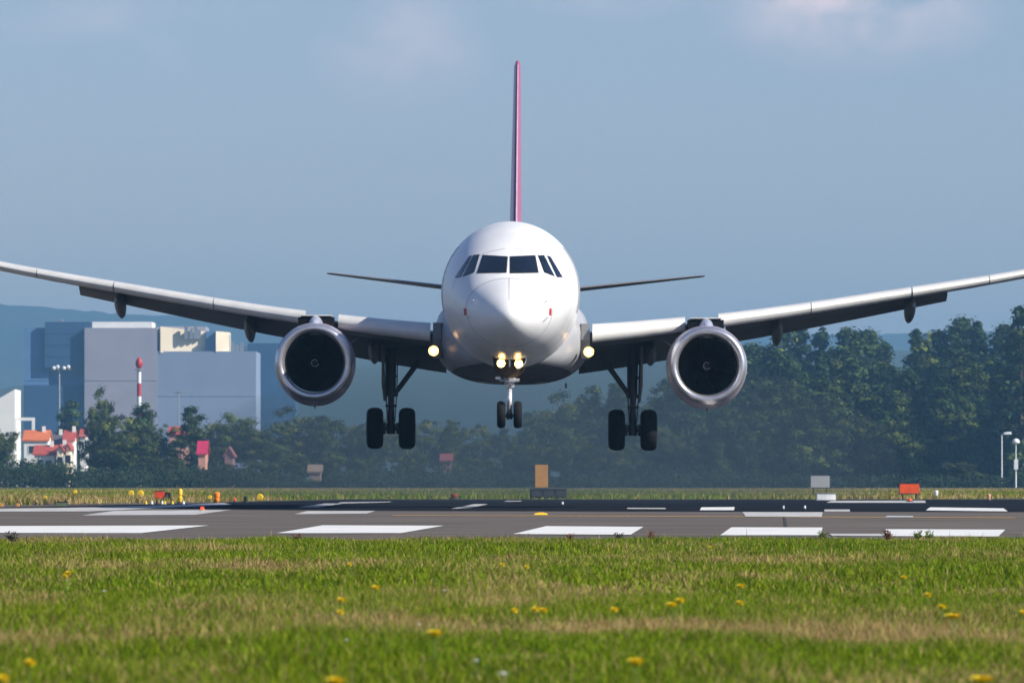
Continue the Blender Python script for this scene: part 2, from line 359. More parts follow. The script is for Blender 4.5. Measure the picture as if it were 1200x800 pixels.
# left hand belt of trees, photo silhouettes; crowns told apart by what they stand beside
left = [(-22, 492, 'leafy', 1.2, 'rounded dark tree at the left edge hiding the foot of the white wall'),
        (0, 497, 'leafy', .95, 'dark round tree directly left of the orange roofed house'),
        (30, 537, 'leafy', 1.5, 'low dark tree in front of the orange roofed house'),
        (68, 541, 'leafy', 1.5, 'low dark bushy tree under the red roofed houses'),
        (84, 468, 'pine', 1.2, 'dark conifer just above the red roofs beside the tallest tree'),
        (121, 451, 'leafy', .62, 'tallest dark tree in front of the grey plant building'),
        (110, 486, 'leafy', .75, 'dark tree right of the red roofed houses'),
        (142, 478, 'leafy', 1.2, 'olive green tree left of the foot of the red and white mast'),
        (168, 472, 'pine', 1.3, 'tall dark tree right behind the foot of the red and white mast'),
        (156, 502, 'leafy', 1.3, 'rounded olive tree in front of the red and white mast'),
        (188, 488, 'leafy', 1.1, 'dark narrow tree left of the faded red roof'),
        (204, 530, 'leafy', 1.5, 'low dark tree below the faded red roof'),
        (224, 474, 'pine', 1.2, 'blue-green conifer behind the faded red roof'),
        (246, 484, 'leafy', 1.2, 'small tree above and right of the magenta roof'),
        (268, 482, 'leafy', 1.2, 'yellowish topped tree at the right corner of the plant building'),
        (262, 538, 'leafy', 1.5, 'low dark tree right of the magenta roof'),
        (296, 494, 'leafy', 1.4, 'hazy tree left of and below the left engine'),
        (322, 488, 'leafy', 1.4, 'hazy green tree under the left rim of the left engine'),
        (350, 474, 'leafy', 1.3, 'green hazy tree directly below the left engine'),
        (378, 486, 'pine', 1.4, 'dark conifer between the left engine and the left main wheels'),
        (408, 478, 'leafy', 1.3, 'pale green topped tree left of the left main wheels'),
        (440, 488, 'leafy', 1.4, 'hazy tree behind the outer left main wheel'),
        (468, 492, 'leafy', 1.3, 'hazy tree between the two left main wheels'),
        (498, 484, 'leafy', 1.3, 'hazy tree just right of the left main wheels'),
        (530, 492, 'pine', 1.4, 'hazy dark tree left of the nose wheels'),
        (310, 520, 'leafy', 1.5, 'dark low tree below and left of the left engine'),
        (345, 524, 'leafy', 1.5, 'dark low tree above the small tan house'),
        (392, 522, 'leafy', 1.5, 'dark low tree right of the small tan house'),
        (430, 528, 'leafy', 1.5, 'dark low tree below the left main wheels'),
        (478, 530, 'leafy', 1.5, 'dark low tree left of the small red roof'),
        (130, 520, 'leafy', 1.6, 'wide dark bush at the foot of the tallest tree'),
        (176, 528, 'leafy', 1.6, 'wide dark bush at the foot of the red and white mast'),
        (228, 552, 'leafy', 1.6, 'lowest bush in front of the magenta roofed house'),
        (290, 545, 'leafy', 1.6, 'low bush right of the faded pink gable'),
        (0, 540, 'leafy', 1.7, 'low dark bush at the left edge of the airfield'),
        (100, 546, 'leafy', 1.7, 'low dark bush right of and below the cream gable'),
        (370, 560, 'leafy', 2.0, 'very low bush at the foot of the small tan house')]
for px, top, kd, w, lb in left:
    D = 1020 if top < 500 else 960
    if top > 535: D = 945
    if px == 84: D = 1260
    tree(kd, px, top, D + rnd.random() * 14, w, lb, None)
# undergrowth closing the foot of the belt
cover = [(-300, 540), (0, 540), (60, 537), (90, 536), (110, 546), (222, 540), (230, 541), (246, 541), (258, 532), (278, 532), (300, 546), (352, 548), (358, 561), (380, 561), (388, 548), (508, 548), (512, 537), (534, 537), (545, 548), (700, 546), (860, 548), (1040, 550), (1100, 556), (1160, 556), (1500, 546)]
def undergrowth():
    rs = np.random.RandomState(5); n = 90000
    y = rs.uniform(912, 936, n); px = rs.uniform(-180, 1380, n); x = (px - 600) / FPX * y
    top = np.interp(px, [a for a, b in cover], [b for a, b in cover]); hmax = (571.2 - top) / FPX * y
    hh = hmax * (.25 + .95 * vnoise(x * .13, y * .12)) * (.45 + .65 * vnoise(x * .6 + 7, y * .4))
    z = rs.rand(n) ** .75 * hh; s = .15 * (.6 + rs.rand(n, 1))
    c = np.stack([x, y, z], 1); out = np.stack([rs.normal(size=n) * .6, -np.ones(n) * .35, .6 + 0 * x], 1) + rs.normal(size=(n, 3)) * .5; out /= np.linalg.norm(out, axis=1, keepdims=True)
    a = np.cross(out, rs.normal(size=(n, 3))); a /= np.linalg.norm(a, axis=1, keepdims=True); b = np.cross(out, a)
    v = np.stack([c - a * s, c + b * s, c + a * s, c - b * s], 1).reshape(-1, 3)
    me = bpy.data.meshes.new('undergrowth'); me.from_pydata(v.tolist(), [], np.arange(4 * n).reshape(-1, 4).tolist()); me.materials.append(M_leaf)
    ca = me.color_attributes.new('Col', 'FLOAT_COLOR', 'POINT'); cc = np.ones((4 * n, 4), np.float32)
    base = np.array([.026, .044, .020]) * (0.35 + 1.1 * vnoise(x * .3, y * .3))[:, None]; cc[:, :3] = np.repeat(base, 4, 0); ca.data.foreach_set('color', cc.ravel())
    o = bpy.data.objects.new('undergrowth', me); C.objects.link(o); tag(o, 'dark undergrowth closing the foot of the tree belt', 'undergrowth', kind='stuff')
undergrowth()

# ------------------------------------------------------------------ distant buildings
def wallmat(name, c, c2=None): return mat(name, c, 0.8, col2=c2, var=.08, vscale=.15)
M_clad = wallmat('grey_cladding', (0.31, 0.30, 0.35)); M_clad_b = wallmat('blue_cladding', (0.09, 0.19, 0.36)); M_clad_d = wallmat('dark_cladding', (0.018, 0.07, 0.16))
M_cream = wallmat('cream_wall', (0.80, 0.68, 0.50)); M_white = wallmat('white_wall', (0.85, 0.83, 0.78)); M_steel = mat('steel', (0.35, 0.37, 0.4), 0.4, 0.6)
def pbox(name, parent, x0, x1, top, bot, D, depth, m, o=(0, 0, 0), seams=0):
    a, zt = P(x0, top, D); b, _ = P(x1, top, D); zb = 0 if bot is None else P(x0, bot, D)[1]
    mb = MB(); mb.box(a - o[0], b - o[0], D - o[1], D + depth - o[1], zb, zt)
    for k in range(1, seams + 1):   # projecting cladding rails
        zz = zb + (zt - zb) * k / (seams + 1); mb.box(a - o[0] + .1, b - o[0] - .1, D - .12 - o[1], D - .002 - o[1], zz - .12, zz + .12)
    return mb.build(name, m, parent)
BD = 2000
b0 = (P(165, 500, BD)[0], BD, 0)
pl = empty('industrial_plant', b0, 0, 'large windowless grey and blue industrial plant towering over the trees on the left', 'building')
pbox('tower_block', pl, 28, 57, 384, None, BD + 4, 26, M_clad_b, b0, 2)
pbox('tower_block', pl, 52.5, 106.5, 377, 431, BD + 2, 30, M_clad_d, b0, 3)
pbox('lower_hall', pl, 57, 99.5, 431, 451, BD + 6, 24, M_clad_b, b0)
pbox('lower_hall', pl, 28.2, 99.3, 451, None, BD + 3, 20, M_clad_d, b0)
pbox('main_hall', pl, 99, 184, 384, None, BD, 40, M_clad, b0, 2)
pbox('roof_house', pl, 108, 178, 377, 384, BD + 5, 20, M_white, b0)
pbox('upper_hall', pl, 184, 241, 382.5, 413, BD + 8, 22, M_clad, b0)
# bright flank of the upper hall, turned to the sun
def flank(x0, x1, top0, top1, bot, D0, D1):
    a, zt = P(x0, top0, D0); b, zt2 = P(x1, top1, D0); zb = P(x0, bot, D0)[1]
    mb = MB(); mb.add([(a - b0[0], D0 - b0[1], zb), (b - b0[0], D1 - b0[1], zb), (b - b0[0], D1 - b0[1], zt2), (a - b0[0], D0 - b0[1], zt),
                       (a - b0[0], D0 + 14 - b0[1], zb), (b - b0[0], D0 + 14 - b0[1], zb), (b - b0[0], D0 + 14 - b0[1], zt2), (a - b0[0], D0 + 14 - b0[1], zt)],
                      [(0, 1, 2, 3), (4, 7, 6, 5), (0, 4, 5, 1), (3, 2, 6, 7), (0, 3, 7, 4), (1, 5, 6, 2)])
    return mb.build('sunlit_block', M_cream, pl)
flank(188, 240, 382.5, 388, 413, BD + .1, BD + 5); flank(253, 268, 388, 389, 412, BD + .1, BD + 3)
pbox('stair_tower', pl, 241.3, 252.8, 388, 413, BD + 3, 14, M_clad_b, b0)
pbox('side_hall', pl, 184.2, 300, 411.5, None, BD + .4, 36, mat('pale_cladding', (0.22, 0.27, 0.37), .8, var=.06, vscale=.1), b0, 2)
pbox('rear_hall', pl, 290, 346, 402, None, BD + 44, 30, M_clad_d, b0, 1)
for k, (x, t) in enumerate([(216, 382), (222, 385), (227, 383), (231, 386), (265, 392), (271, 400), (276, 404), (281, 401)]):
    pbox('roof_duct', pl, x, x + 4.2, t, 397 if x < 260 else 412, BD - .2 + k * .9 if x < 240 else BD + 3 + k * .2, 1.4, M_steel, b0)
pbox('roof_vent', pl, 69, 73.5, 374, 377, BD + 10, 4, M_steel, b0); pbox('roof_antenna', pl, 41.4, 42, 379, 384, BD + 10, .2, M_steel, b0)
# white slanted hall and its frame at the left edge
w0 = (P(5, 500, 1500)[0], 1500, 0)
wh = empty('white_hall', w0, 0, 'white hall with a slanting roof edge and open white portal frame at the left edge', 'building')
a = P(-60, 480, 1500)[0] - w0[0]; b = P(17.5, 480, 1500)[0] - w0[0]; zl = P(0, 488, 1500)[1]; zr = P(0, 456, 1500)[1]; z0_ = P(0, 466, 1500)[1]
mb = MB(); mb.loft([[(a, y, 0), (b, y, 0), (b, y, zr), (P(0, 466, 1500)[0] - w0[0], y, z0_), (a, y, zl)] for y in (0, 18)]); mb.build('hall_wall', M_white, wh)
mb = MB(); fx0, fz = P(18, 491, 1500); fx1, _ = P(40, 491, 1500)
mb.box(fx0 - w0[0], fx1 - w0[0], 1, 2, fz - .3, fz + .4); mb.box(fx1 - w0[0] - .6, fx1 - w0[0], 1, 2, 0, fz - .31); mb.build('portal_frame', M_white, wh)

M_tile_o = mat('orange_roof_tile', (0.62, 0.16, 0.05), .8, var=.15, vscale=1.5); M_tile_r = mat('red_roof_tile', (0.42, 0.07, 0.05), .8, var=.15, vscale=1.5)
M_tile_g = mat('grey_roof_tile', (0.10, 0.09, 0.10), .8); M_pink = mat('magenta_roof', (0.55, 0.02, 0.09), .6); M_glass = mat('dark_glass', (0.012, 0.018, 0.028), .1, coat=.3)
M_salmon = mat('salmon_render', (0.60, 0.30, 0.22), .85); M_tan = mat('tan_render', (0.25, 0.18, 0.13), .85)
def house(x0, x1, ridge_py, eave_py, D, wall, roof, label, depth=9, gable=False, wins=2, chim=True):
    xa, ze = P(x0, eave_py, D); xb, zr = P(x1, ridge_py, D); cx = (xa + xb) / 2; hw = (xb - xa) / 2
    e = empty('house', (cx, D + depth / 2, 0), 0, label, 'house')
    d = depth / 2
    mb = MB(); t = .25
    if gable:
        mb.loft([[(-hw + .3, y, 0), (hw - .3, y, 0), (hw - .3, y, ze), (0, y, zr - .3), (-hw + .3, y, ze)] for y in (-d + .3, d - .3)]); mb.build('wall', wall, e)
        rb = MB()
        for s in (-1, 1): rb.loft([[(0, y, zr), (s * hw, y, ze - .1), (s * hw, y, ze - .1 - t), (0, y, zr - t)] for y in (-d, d)])
        rf = rb.build('roof', roof, e)
    else:
        mb.loft([[(x, -d + .3, 0), (x, d - .3, 0), (x, d - .3, ze), (x, 0, zr - .3), (x, -d + .3, ze)] for x in (-hw + .3, hw - .3)]); mb.build('wall', wall, e)
        rb = MB()
        for s in (-1, 1): rb.loft([[(x, 0, zr), (x, s * d, ze - .1), (x, s * d, ze - .1 - t), (x, 0, zr - t)] for x in (-hw, hw)])
        rf = rb.build('roof', roof, e)
    if chim:
        cb = MB(); cb.box(hw * .35, hw * .35 + .6, -.9, -.3, zr - 1.2, zr + .7); cb.build('chimney', M_white, rf)
    for k in range(wins):
        wx = -hw + 2 * hw * (k + 1) / (wins + 1); wb = MB(); wb.box(wx - .5, wx + .5, -d + .24, -d + .32, max(.6, ze - 2.6), max(2, ze - 1.2)); f = wb.build('window', M_glass, e)
        fb = MB()
        for (p, q, r_, s_) in ((-.6, -.5, ze - 2.7, ze - 1.1), (.5, .6, ze - 2.7, ze - 1.1)): fb.box(wx + p, wx + q, -d + .22, -d + .31, r_, s_)
        fb.box(wx - .5, wx + .5, -d + .22, -d + .31, ze - 2.7, ze - 2.6); fb.build('frame', M_white, f)
    return e
house(26, 58, 503.5, 514.5, 1180, M_white, M_tile_o, 'house with a bright orange tiled roof below the white portal frame')
house(50, 76, 507, 518, 1195, wallmat('grey_render', (.33, .36, .42)), M_tile_g, 'grey walled house between the orange roof and the red roof', wins=3)
house(73, 88, 503.5, 515, 1190, M_white, M_tile_r, 'small house with a red roof right of the grey walled house')
house(38, 66, 521, 531, 1130, M_white, M_tile_r, 'lower house with a dark red roof in front of the orange roofed one')
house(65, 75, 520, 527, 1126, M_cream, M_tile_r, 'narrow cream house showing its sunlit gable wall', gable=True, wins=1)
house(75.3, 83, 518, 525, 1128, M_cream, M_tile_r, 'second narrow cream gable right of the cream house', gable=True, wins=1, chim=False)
house(92, 102, 502, 510, 1215, M_white, M_tile_r, 'red roofed house half hidden by the tallest tree', chim=False)
house(196, 226, 499, 508, 1215, M_salmon, M_tile_r, 'house with a faded red roof among the trees left of the magenta roof')
house(230, 243, 516, 530, 1000, M_salmon, M_pink, 'house with a vivid magenta roof above peach walls', gable=False, wins=0, chim=False)
house(261, 275, 523, 533, 1005, wallmat('faded_render', (.22, .13, .14)), mat('faded_pink_roof', (.24, .08, .09), .8), 'small faded pink gable right of the magenta roof', gable=True, wins=0, chim=False)
house(360, 378, 544, 551, 960, M_tan, M_tan, 'small tan house below the left engine', wins=0, chim=False, depth=5)
house(515, 531, 531, 538, 975, wallmat('rose_render', (.20, .12, .12)), mat('rose_roof_tile', (.26, .06, .07), .85), 'small house with a blurred red roof left of the nose wheels', chim=False, wins=0)

# ------------------------------------------------------------------ masts, lamps
M_red = mat('signal_red', (0.42, 0.03, 0.04), .5); M_whitep = mat('white_paint', (.8, .8, .8), .5); M_pole = mat('galvanised_steel', (.32, .34, .36), .5, .4)
def mast():
    D = 1060; x, zt = P(163, 418, D); e = empty('striped_mast', (x, D, 0), 0, 'red and white banded mast topped by a red ball among the left trees', 'mast')
    z = 0; i = 0; hs = np.linspace(0, zt - 2.2, 10)
    for i in range(9):
        mb = MB(); r = .46 - .016 * i; mb.tube((0, 0, hs[i]), (0, 0, hs[i + 1] - .001), r, r - .016, 14); mb.build('mast_section', M_whitep if i % 2 == 0 else M_red, e)
    mb = MB(); mb.lathe([(.02, 0), (.38, .2), (.60, .8), (.55, 1.3), (.25, 1.8), (.02, 2.0)], 'z', (0, 0, zt - 2.0), 18); mb.build('beacon_ball', M_red, e, smooth=True)
    mb = MB(); mb.lathe([(.7, 0), (.75, .06), (.7, .12)], 'z', (0, 0, zt - 2.15), 18, cap=True); mb.tube((0, 0, zt), (0, 0, zt + .5), .05, .03); mb.build('platform', M_pole, e)
mast()
def floodmast():
    D = 1350; x, zt = P(69.5, 433, D); e = empty('floodlight_mast', (x, D, 0), 0, 'floodlight mast with four white lamps in front of the dark tower block', 'mast')
    mb = MB(); mb.tube((0, 0, 0), (0, 0, zt), .28, .16, 10); mb.tube((-1.8, 0, zt), (2.6, 0, zt), .1, .1, 8); mb.build('pole', M_pole, e)
    for dx, dz in ((-1.1, 0), (-.3, .25), (1.0, 0), (1.9, .25)):
        mb = MB(); mb.lathe([(.05, .1), (.36, .05), (.4, -.25), (.22, -.32), (.05, -.34)], 'y', (dx, -.35, zt + dz + .3), 14); mb.build('lamp', M_whitep, e, smooth=True)
floodmast()
def bird(px, py, D, span=.9):
    pass
def simple_lamp(px, top, D, label, head=1, h0=0):
    x, zt = P(px, top, D); e = empty('street_lamp', (x, D, 0), 0, label, 'street lamp')
    mb = MB(); mb.tube((0, 0, 0), (0, 0, zt), .11 * D / 900, .07 * D / 900, 10); mb.build('pole', M_pole if D > 1000 else M_whitep, e)
    mb = MB(); w = .9 * D / 900
    if head == 1:
        mb.tube((0, 0, zt - .05), (w * .5, 0, zt + .1), .06, .05, 8); mb.build('arm', M_whitep, e)
        mb = MB(); mb.loft([[(w * .3, -.2, zt), (w * .3, .2, zt), (w * .3, .16, zt + .3), (w * .3, -.16, zt + .3)], [(w * 1.5, -.3, zt + .02), (w * 1.5, .3, zt + .02), (w * 1.4, .2, zt + .42), (w * 1.4, -.2, zt + .42)]])
        mb.build('lamp_head', M_whitep, e, bevel=.04)
    elif head == 2:
        mb.lathe([(.02, .75), (.35, .65), (.55, .3), (.5, .1), (.3, 0), (.02, 0)], 'z', (0, 0, zt - .1), 16); mb.build('lamp_head', M_whitep, e, smooth=True)
        mb = MB(); zz = zt * .52; mb.box(-.28, .28, -.2, .2, zz - .7, zz + .7); mb.build('control_box', M_whitep, e, bevel=.03)
    else:
        mb.tube((-w, 0, zt - .2), (w, 0, zt - .2), .08, .08, 8); mb.build('crossarm', M_pole, e)
        mb = MB(); mb.box(-.35, .35, -.2, .2, zt - .15, zt + .35); mb.build('lamp_head', M_pole, e)
simple_lamp(1174, 509, 925, 'white lamp post with a short arm at the foot of the wood', 1)
simple_lamp(1190.5, 519, 905, 'white lamp post with a box halfway up, nearest the right edge', 2)
simple_lamp(209.5, 459, 1400, 'thin dark lamp post in front of the pale side hall', 3)

# ------------------------------------------------------------------ airfield furniture beyond the runway
M_or = mat('signal_orange', (0.85, 0.10, 0.02), .55); M_or2 = mat('amber', (0.62, 0.30, 0.08), .6); M_ye = mat('marker_yellow', (0.80, 0.52, 0.02), .5)
M_blk = mat('black_rubber', (0.012, 0.012, 0.013), .7); M_dkeq = mat('dark_equipment', (0.028, 0.034, 0.045), .6); M_grn = mat('dark_green', (.02, .05, .03), .7)
def board(px0, px1, top, bot, base, name, label, cat, m, legs=2, thick=.18, extra=None):
    D = Y_of(base); xa, zt = P(px0, top, D); xb, zb = P(px1, bot, D); cx = (xa + xb) / 2; hw = (xb - xa) / 2
    e = empty(name, (cx, D, 0), 0, label, cat)
    mb = MB(); mb.box(-hw, hw, -thick / 2, thick / 2, zb, zt); pn = mb.build('panel', m, e, bevel=.012)
    fb = MB(); t = .025
    for z in (zb - t, zt): fb.box(-hw - t, hw + t, -thick / 2 - .01, thick / 2 + .01, z, z + t)
    fb.build('panel_edge', M_dkeq if m is not M_whitep else M_pole, pn)
    for i in range(legs):
        lx = -hw * .7 + 1.4 * hw * i / max(1, legs - 1) if legs > 1 else 0
        mb = MB(); mb.tube((lx, 0, 0), (lx, 0, zb - t - .001), .03, .03, 8); mb.box(lx - .09, lx + .09, -.09, .09, 0, .03); mb.build('leg', M_dkeq, e)
    return e, D, hw, zt, zb
e, D, hw, zt, zb = board(181.5, 193, 575.5, 584, 587, 'marker_trailer', 'red square marker box on a small wheeled stand left of the yellow post', 'marker', mat('board_red', (.75, .07, .03), .5), thick=.35)
for s in (-1, 1):
    mb = MB(); mb.lathe([(.02, -.05), (.12, -.05), (.14, 0), (.12, .05), (.02, .05)], 'x', (hw + .08 + .12 * (s > 0), s * .12, .16), 18); mb.build('wheel', M_blk, e, smooth=30)
mb = MB(); mb.tube((0, 0, zt + .03), (0, 0, zt + .2), .012, .008, 6); mb.build('aerial', M_dkeq, e)
mb = MB(); mb.box(hw + .01, hw + .24, -.15, .15, .16, .36); mb.build('battery_box', M_blk, e, bevel=.02)
board(1054, 1077, 566.5, 578, 586, 'direction_board', 'bright orange square board on dark legs at the right of the runway', 'board', M_or, thick=.3)
board(957, 979, 578.5, 585.5, 587, 'marker_box', 'low white oblong box beyond the runway under the pale panel', 'marker', M_whitep, thick=.4)
board(950, 972, 557, 571, 582, 'pale_panel', 'pale grey blurred panel raised above the low white box', 'board', wallmat('pale_panel', (.5, .5, .52)), thick=.2)
board(627, 642, 544, 571, 583, 'runway_sign', 'tall amber panel raised above the dark cabinet behind the runway', 'sign', M_or2, thick=.25)
def cabinet():
    D = Y_of(584.5); xa, zt = P(621, 572, D); xb, _ = P(664, 572, D); hw = (xb - xa) / 2
    e = empty('equipment_cabinet', ((xa + xb) / 2, D, 0), 0, 'long low dark cabinet standing under the amber panel', 'cabinet')
    mb = MB(); mb.box(-hw, hw, -.4, .4, .06, zt * .9); mb.build('body', M_dkeq, e, bevel=.03)
    mb = MB(); mb.loft([[(-hw - .05, -.45, zt * .9 + .002), (hw + .05, -.45, zt * .9 + .002), (hw + .05, .45, zt * .9 + .002), (-hw - .05, .45, zt * .9 + .002)], [(-hw, -.3, zt), (hw, -.3, zt), (hw, .3, zt), (-hw, .3, zt)]]); mb.build('lid', M_dkeq, e)
    for k in range(3):
        mb = MB(); x = -hw + 2 * hw * (k + .5) / 3; mb.box(x - .2, x + .2, -.425, -.402, .12, zt * .82); mb.build('door', mat('cabinet_door', (.04, .047, .06), .5), e)
cabinet()
def post(px, top, base, m, label, name='marker_post', w=3, m2=None):
    D = Y_of(base); x, zt = P(px, top, D); r = w / FPX * D
    e = empty(name, (x, D, 0), 0, label, 'marker')
    mb = MB(); mb.lathe([(r * .7, .05), (r, .12), (r, zt * .42), (r * .65, zt * .46), (r * .65, zt * .54), (r * .95, zt * .58), (r, zt * .9), (r * .6, zt), (.005, zt + .01)], 'z', n=14, cap=True); mb.build('body', m, e, smooth=40)
    mb = MB(); mb.lathe([(r * 1.4, 0), (r * 1.4, .04), (r * .8, .05)], 'z', n=14, cap=True); mb.build('base', m2 or M_dkeq, e)
post(211, 572.5, 589.5, M_ye, 'slim yellow waisted marker post right of the red marker box', w=2.8)
post(254, 576.5, 589.5, mat('orange_yellow', (.85, .26, .02), .5), 'orange marker post at the near edge of the grass, left of the yellow discs', w=3.8)
post(1097, 574.5, 583, M_whitep, 'small white marker with a red tip right of the orange board', w=2.6, m2=M_dkeq)
post(1159, 578.5, 586.5, mat('pinkish', (.8, .4, .3), .5), 'small pink and white marker near the right edge of the runway', w=2.0)
post(532, 578, 584.6, mat('rust_red', (.33, .05, .03), .6), 'small rusty red stub beyond the runway left of the nose wheels', w=4)
post(288, 581, 588.5, M_grn, 'small dark green stub left of a yellow disc', w=2.6)
post(275, 583, 588.2, M_or, 'tiny orange stub between the orange post and the dark green stub', w=1.4)
post(1066, 584, 588, M_or, 'tiny red light under the orange board', 'edge_light', w=3.2)
post(943, 593, 597.3, M_whitep, 'tiny white light on the dark asphalt right of the engine', 'edge_light', w=1.3)
post(659, 588, 592, M_whitep, 'tiny white light on the dark asphalt below the right main wheels', 'edge_light', w=1.4)
post(918, 594, 597.5, M_whitep, 'tiny white light left of the other one on the dark asphalt', 'edge_light', w=1.2)
def disc(px, py, base, w, label, m=M_ye):
    D = Y_of(base); x, z = P(px, py, D); r = w * .85 / FPX * D
    e = empty('marker_disc', (x, D, 0), 0, label, 'marker')
    mb = MB(); mb.lathe([(.005, -.05), (r * .8, -.05), (r, 0), (r * .8, .05), (.005, .05)], 'y', (0, 0, z), 18); mb.build('disc', m, e, smooth=40)
    mb = MB(); mb.tube((0, 0, 0), (0, 0, z - r * .8), .02, .02, 8); mb.build('stem', M_dkeq, e)
disc(153.5, 577.8, 583.5, 4.2, 'dull yellow disc, the left one of a pair left of the red marker box')
disc(164.5, 578, 584, 4.8, 'bright yellow disc directly left of the red marker box')
disc(304.5, 582.5, 586.5, 5.0, 'yellow disc standing farthest right in the grass')
disc(246, 582.5, 587.5, 3.2, 'dull yellow disc touching the orange post')
disc(88, 576, 582, 3.0, 'small yellow disc in the grass under the tallest tree')
disc(53, 582.5, 587, 2.6, 'small yellow disc above and left of the lemon box')
disc(21, 591.5, 595, 2.6, 'small amber disc near the left edge of the runway', M_or2)
disc(2, 592, 595, 2.4, 'amber disc cut by the left edge of the picture', M_or2)
board(67, 79, 588.5, 593, 594.5, 'lemon_marker', 'pale lemon yellow low box beside the left end of the runway', 'marker', mat('lemon', (.85, .85, .3), .5), thick=.3)
lamps = [(171, M_ye), (178, M_whitep), (184, M_blk), (190, M_whitep), (193, M_ye), (202, M_ye), (215, M_whitep)]
for px, m in lamps:
    D = Y_of(590.6); x, _ = P(px, 590, D); mb = MB(); r = 1.6 / FPX * D
    mb.lathe([(r, 0), (r, .04), (r * .7, .06), (r * .7, .10), (.003, .115)], 'z', (0, 0, 0), 10); o = mb.build('edge_light', m, None, smooth=40, loc=(x, D, .008))
    tag(o, {171: 'leftmost tiny yellow light of the row below the discs', 178: 'tiny white light left of the black one under the red box', 184: 'tiny black fitting under the red marker box', 190: 'tiny white light right of the black one under the red box', 193: 'tiny yellow light touching the white one under the red box', 202: 'tiny yellow light left of the yellow post base', 215: 'tiny white light right of the yellow post base'}[px], 'runway light', 'small lights along the left end of the runway')
def redlight():
    D = Y_of(598.5); x, _ = P(237, 598, D); e = empty('runway_light', (x, D, .016), 0, 'red runway light sitting on the white line at the left', 'runway light')
    mb = MB(); mb.lathe([(.07, 0), (.08, .02), (.05, .03)], 'z', n=16, cap=True); mb.build('base', M_or2, e)
    mb = MB(); mb.lathe([(.045, .03), (.052, .06), (.04, .09), (.003, .10)], 'z', n=16); mb.build('lens', mat('red_lens', (.8, .03, .02), .3, emit=(1, .05, .02), estr=1.2), e, smooth=True)
redlight()
def yellowlight():
    D = Y_of(603.6); x, _ = P(634, 602, D); e = empty('runway_light', (x, D, .016), 0, 'low amber runway fitting on the asphalt below the nose wheels', 'runway light')
    mb = MB(); mb.loft([[(-.17, -.12, 0), (.17, -.12, 0), (.17, .12, 0), (-.17, .12, 0)], [(-.12, -.08, .04), (.12, -.08, .04), (.12, .08, .04), (-.12, .08, .04)]]); mb.build('base', M_ye, e)
    mb = MB(); mb.box(-.07, .07, -.05, .05, .041, .06); mb.build('lens', M_or2, e)
yellowlight()

# ------------------------------------------------------------------ the aircraft
NOSE = 180.0; FZ = 6.14       # nose distance, fuselage centre height
BASE = Vector((0.03, NOSE + 18.0, 1.72))
jet = empty('passenger_jet', BASE, 0, 'white twin-engine passenger jet with a pink tail fin coming in to land, wheels down', 'airplane')
YAW, ROLL = 0.0055, 0.0072
def A(x, s, z):      # aircraft frame (right, aft of nose, up from centreline) -> local to jet
    return Vector((x - 0.075 + YAW * s + ROLL * z, NOSE + s - YAW * x, FZ + z - ROLL * x)) - BASE
M_white_p = mat('white_aircraft_paint', (0.82, 0.82, 0.82), .36, col2=(0.74, 0.74, 0.74), vscale=1.3, coat=.05, stretch=(1, .35, 1))
M_grey_p = mat('light_grey_paint', (0.46, 0.47, 0.48), .38, var=.05, vscale=1.5)
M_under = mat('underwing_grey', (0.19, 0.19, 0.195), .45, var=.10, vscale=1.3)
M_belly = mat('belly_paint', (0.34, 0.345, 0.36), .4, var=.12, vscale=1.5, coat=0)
M_slat = mat('slat_paint', (0.66, 0.65, 0.62), .35, var=.07, vscale=2.2)
M_chrome = mat('polished_metal', (0.66, 0.64, 0.67), .30, 0.8, var=.08, vscale=6)
M_nac = mat('nacelle_paint', (0.42, 0.37, 0.46), .3, var=.06, coat=.3)
M_duct = mat('intake_duct', (0.010, 0.010, 0.012), .9, spec=.1); M_fan = mat('fan_metal', (0.05, 0.05, 0.055), .45, .6)  # intake duct: grey liner coloured near-black to hold the shade inside
M_gear = mat('gear_dark', (0.045, 0.048, 0.053), .5, .2); M_gear_l = mat('gear_silver', (0.72, 0.72, 0.74), .25, .6)
M_tyre = mat('tyre_rubber', (0.010, 0.010, 0.011), .85, spec=.2); M_rim = mat('wheel_rim', (.12, .12, .125), .5, .4)
M_pinkf = mat('tail_pink', (0.42, 0.065, 0.15), .35, var=.06, coat=.3); M_navy = mat('tail_navy', (.025, .03, .10), .35)
M_lilac = mat('tail_lilac', (.38, .30, .40), .4)
M_win = mat('cockpit_glass', (0.006, 0.010, 0.018), .05, coat=.6, var=.3); M_line = mat('panel_seam', (.22, .22, .24), .6)
M_rd = mat('red_mark', (.45, .03, .03), .5)
M_lit = mat('lit_lamp', (1, .9, .7), .3, emit=(1.0, .80, .45), estr=9)
M_lit2 = mat('lit_lamp_small', (1, .9, .7), .3, emit=(1.0, .66, .28), estr=5)
M_refl = mat('lamp_bowl', (.85, .66, .36), .45, .5)

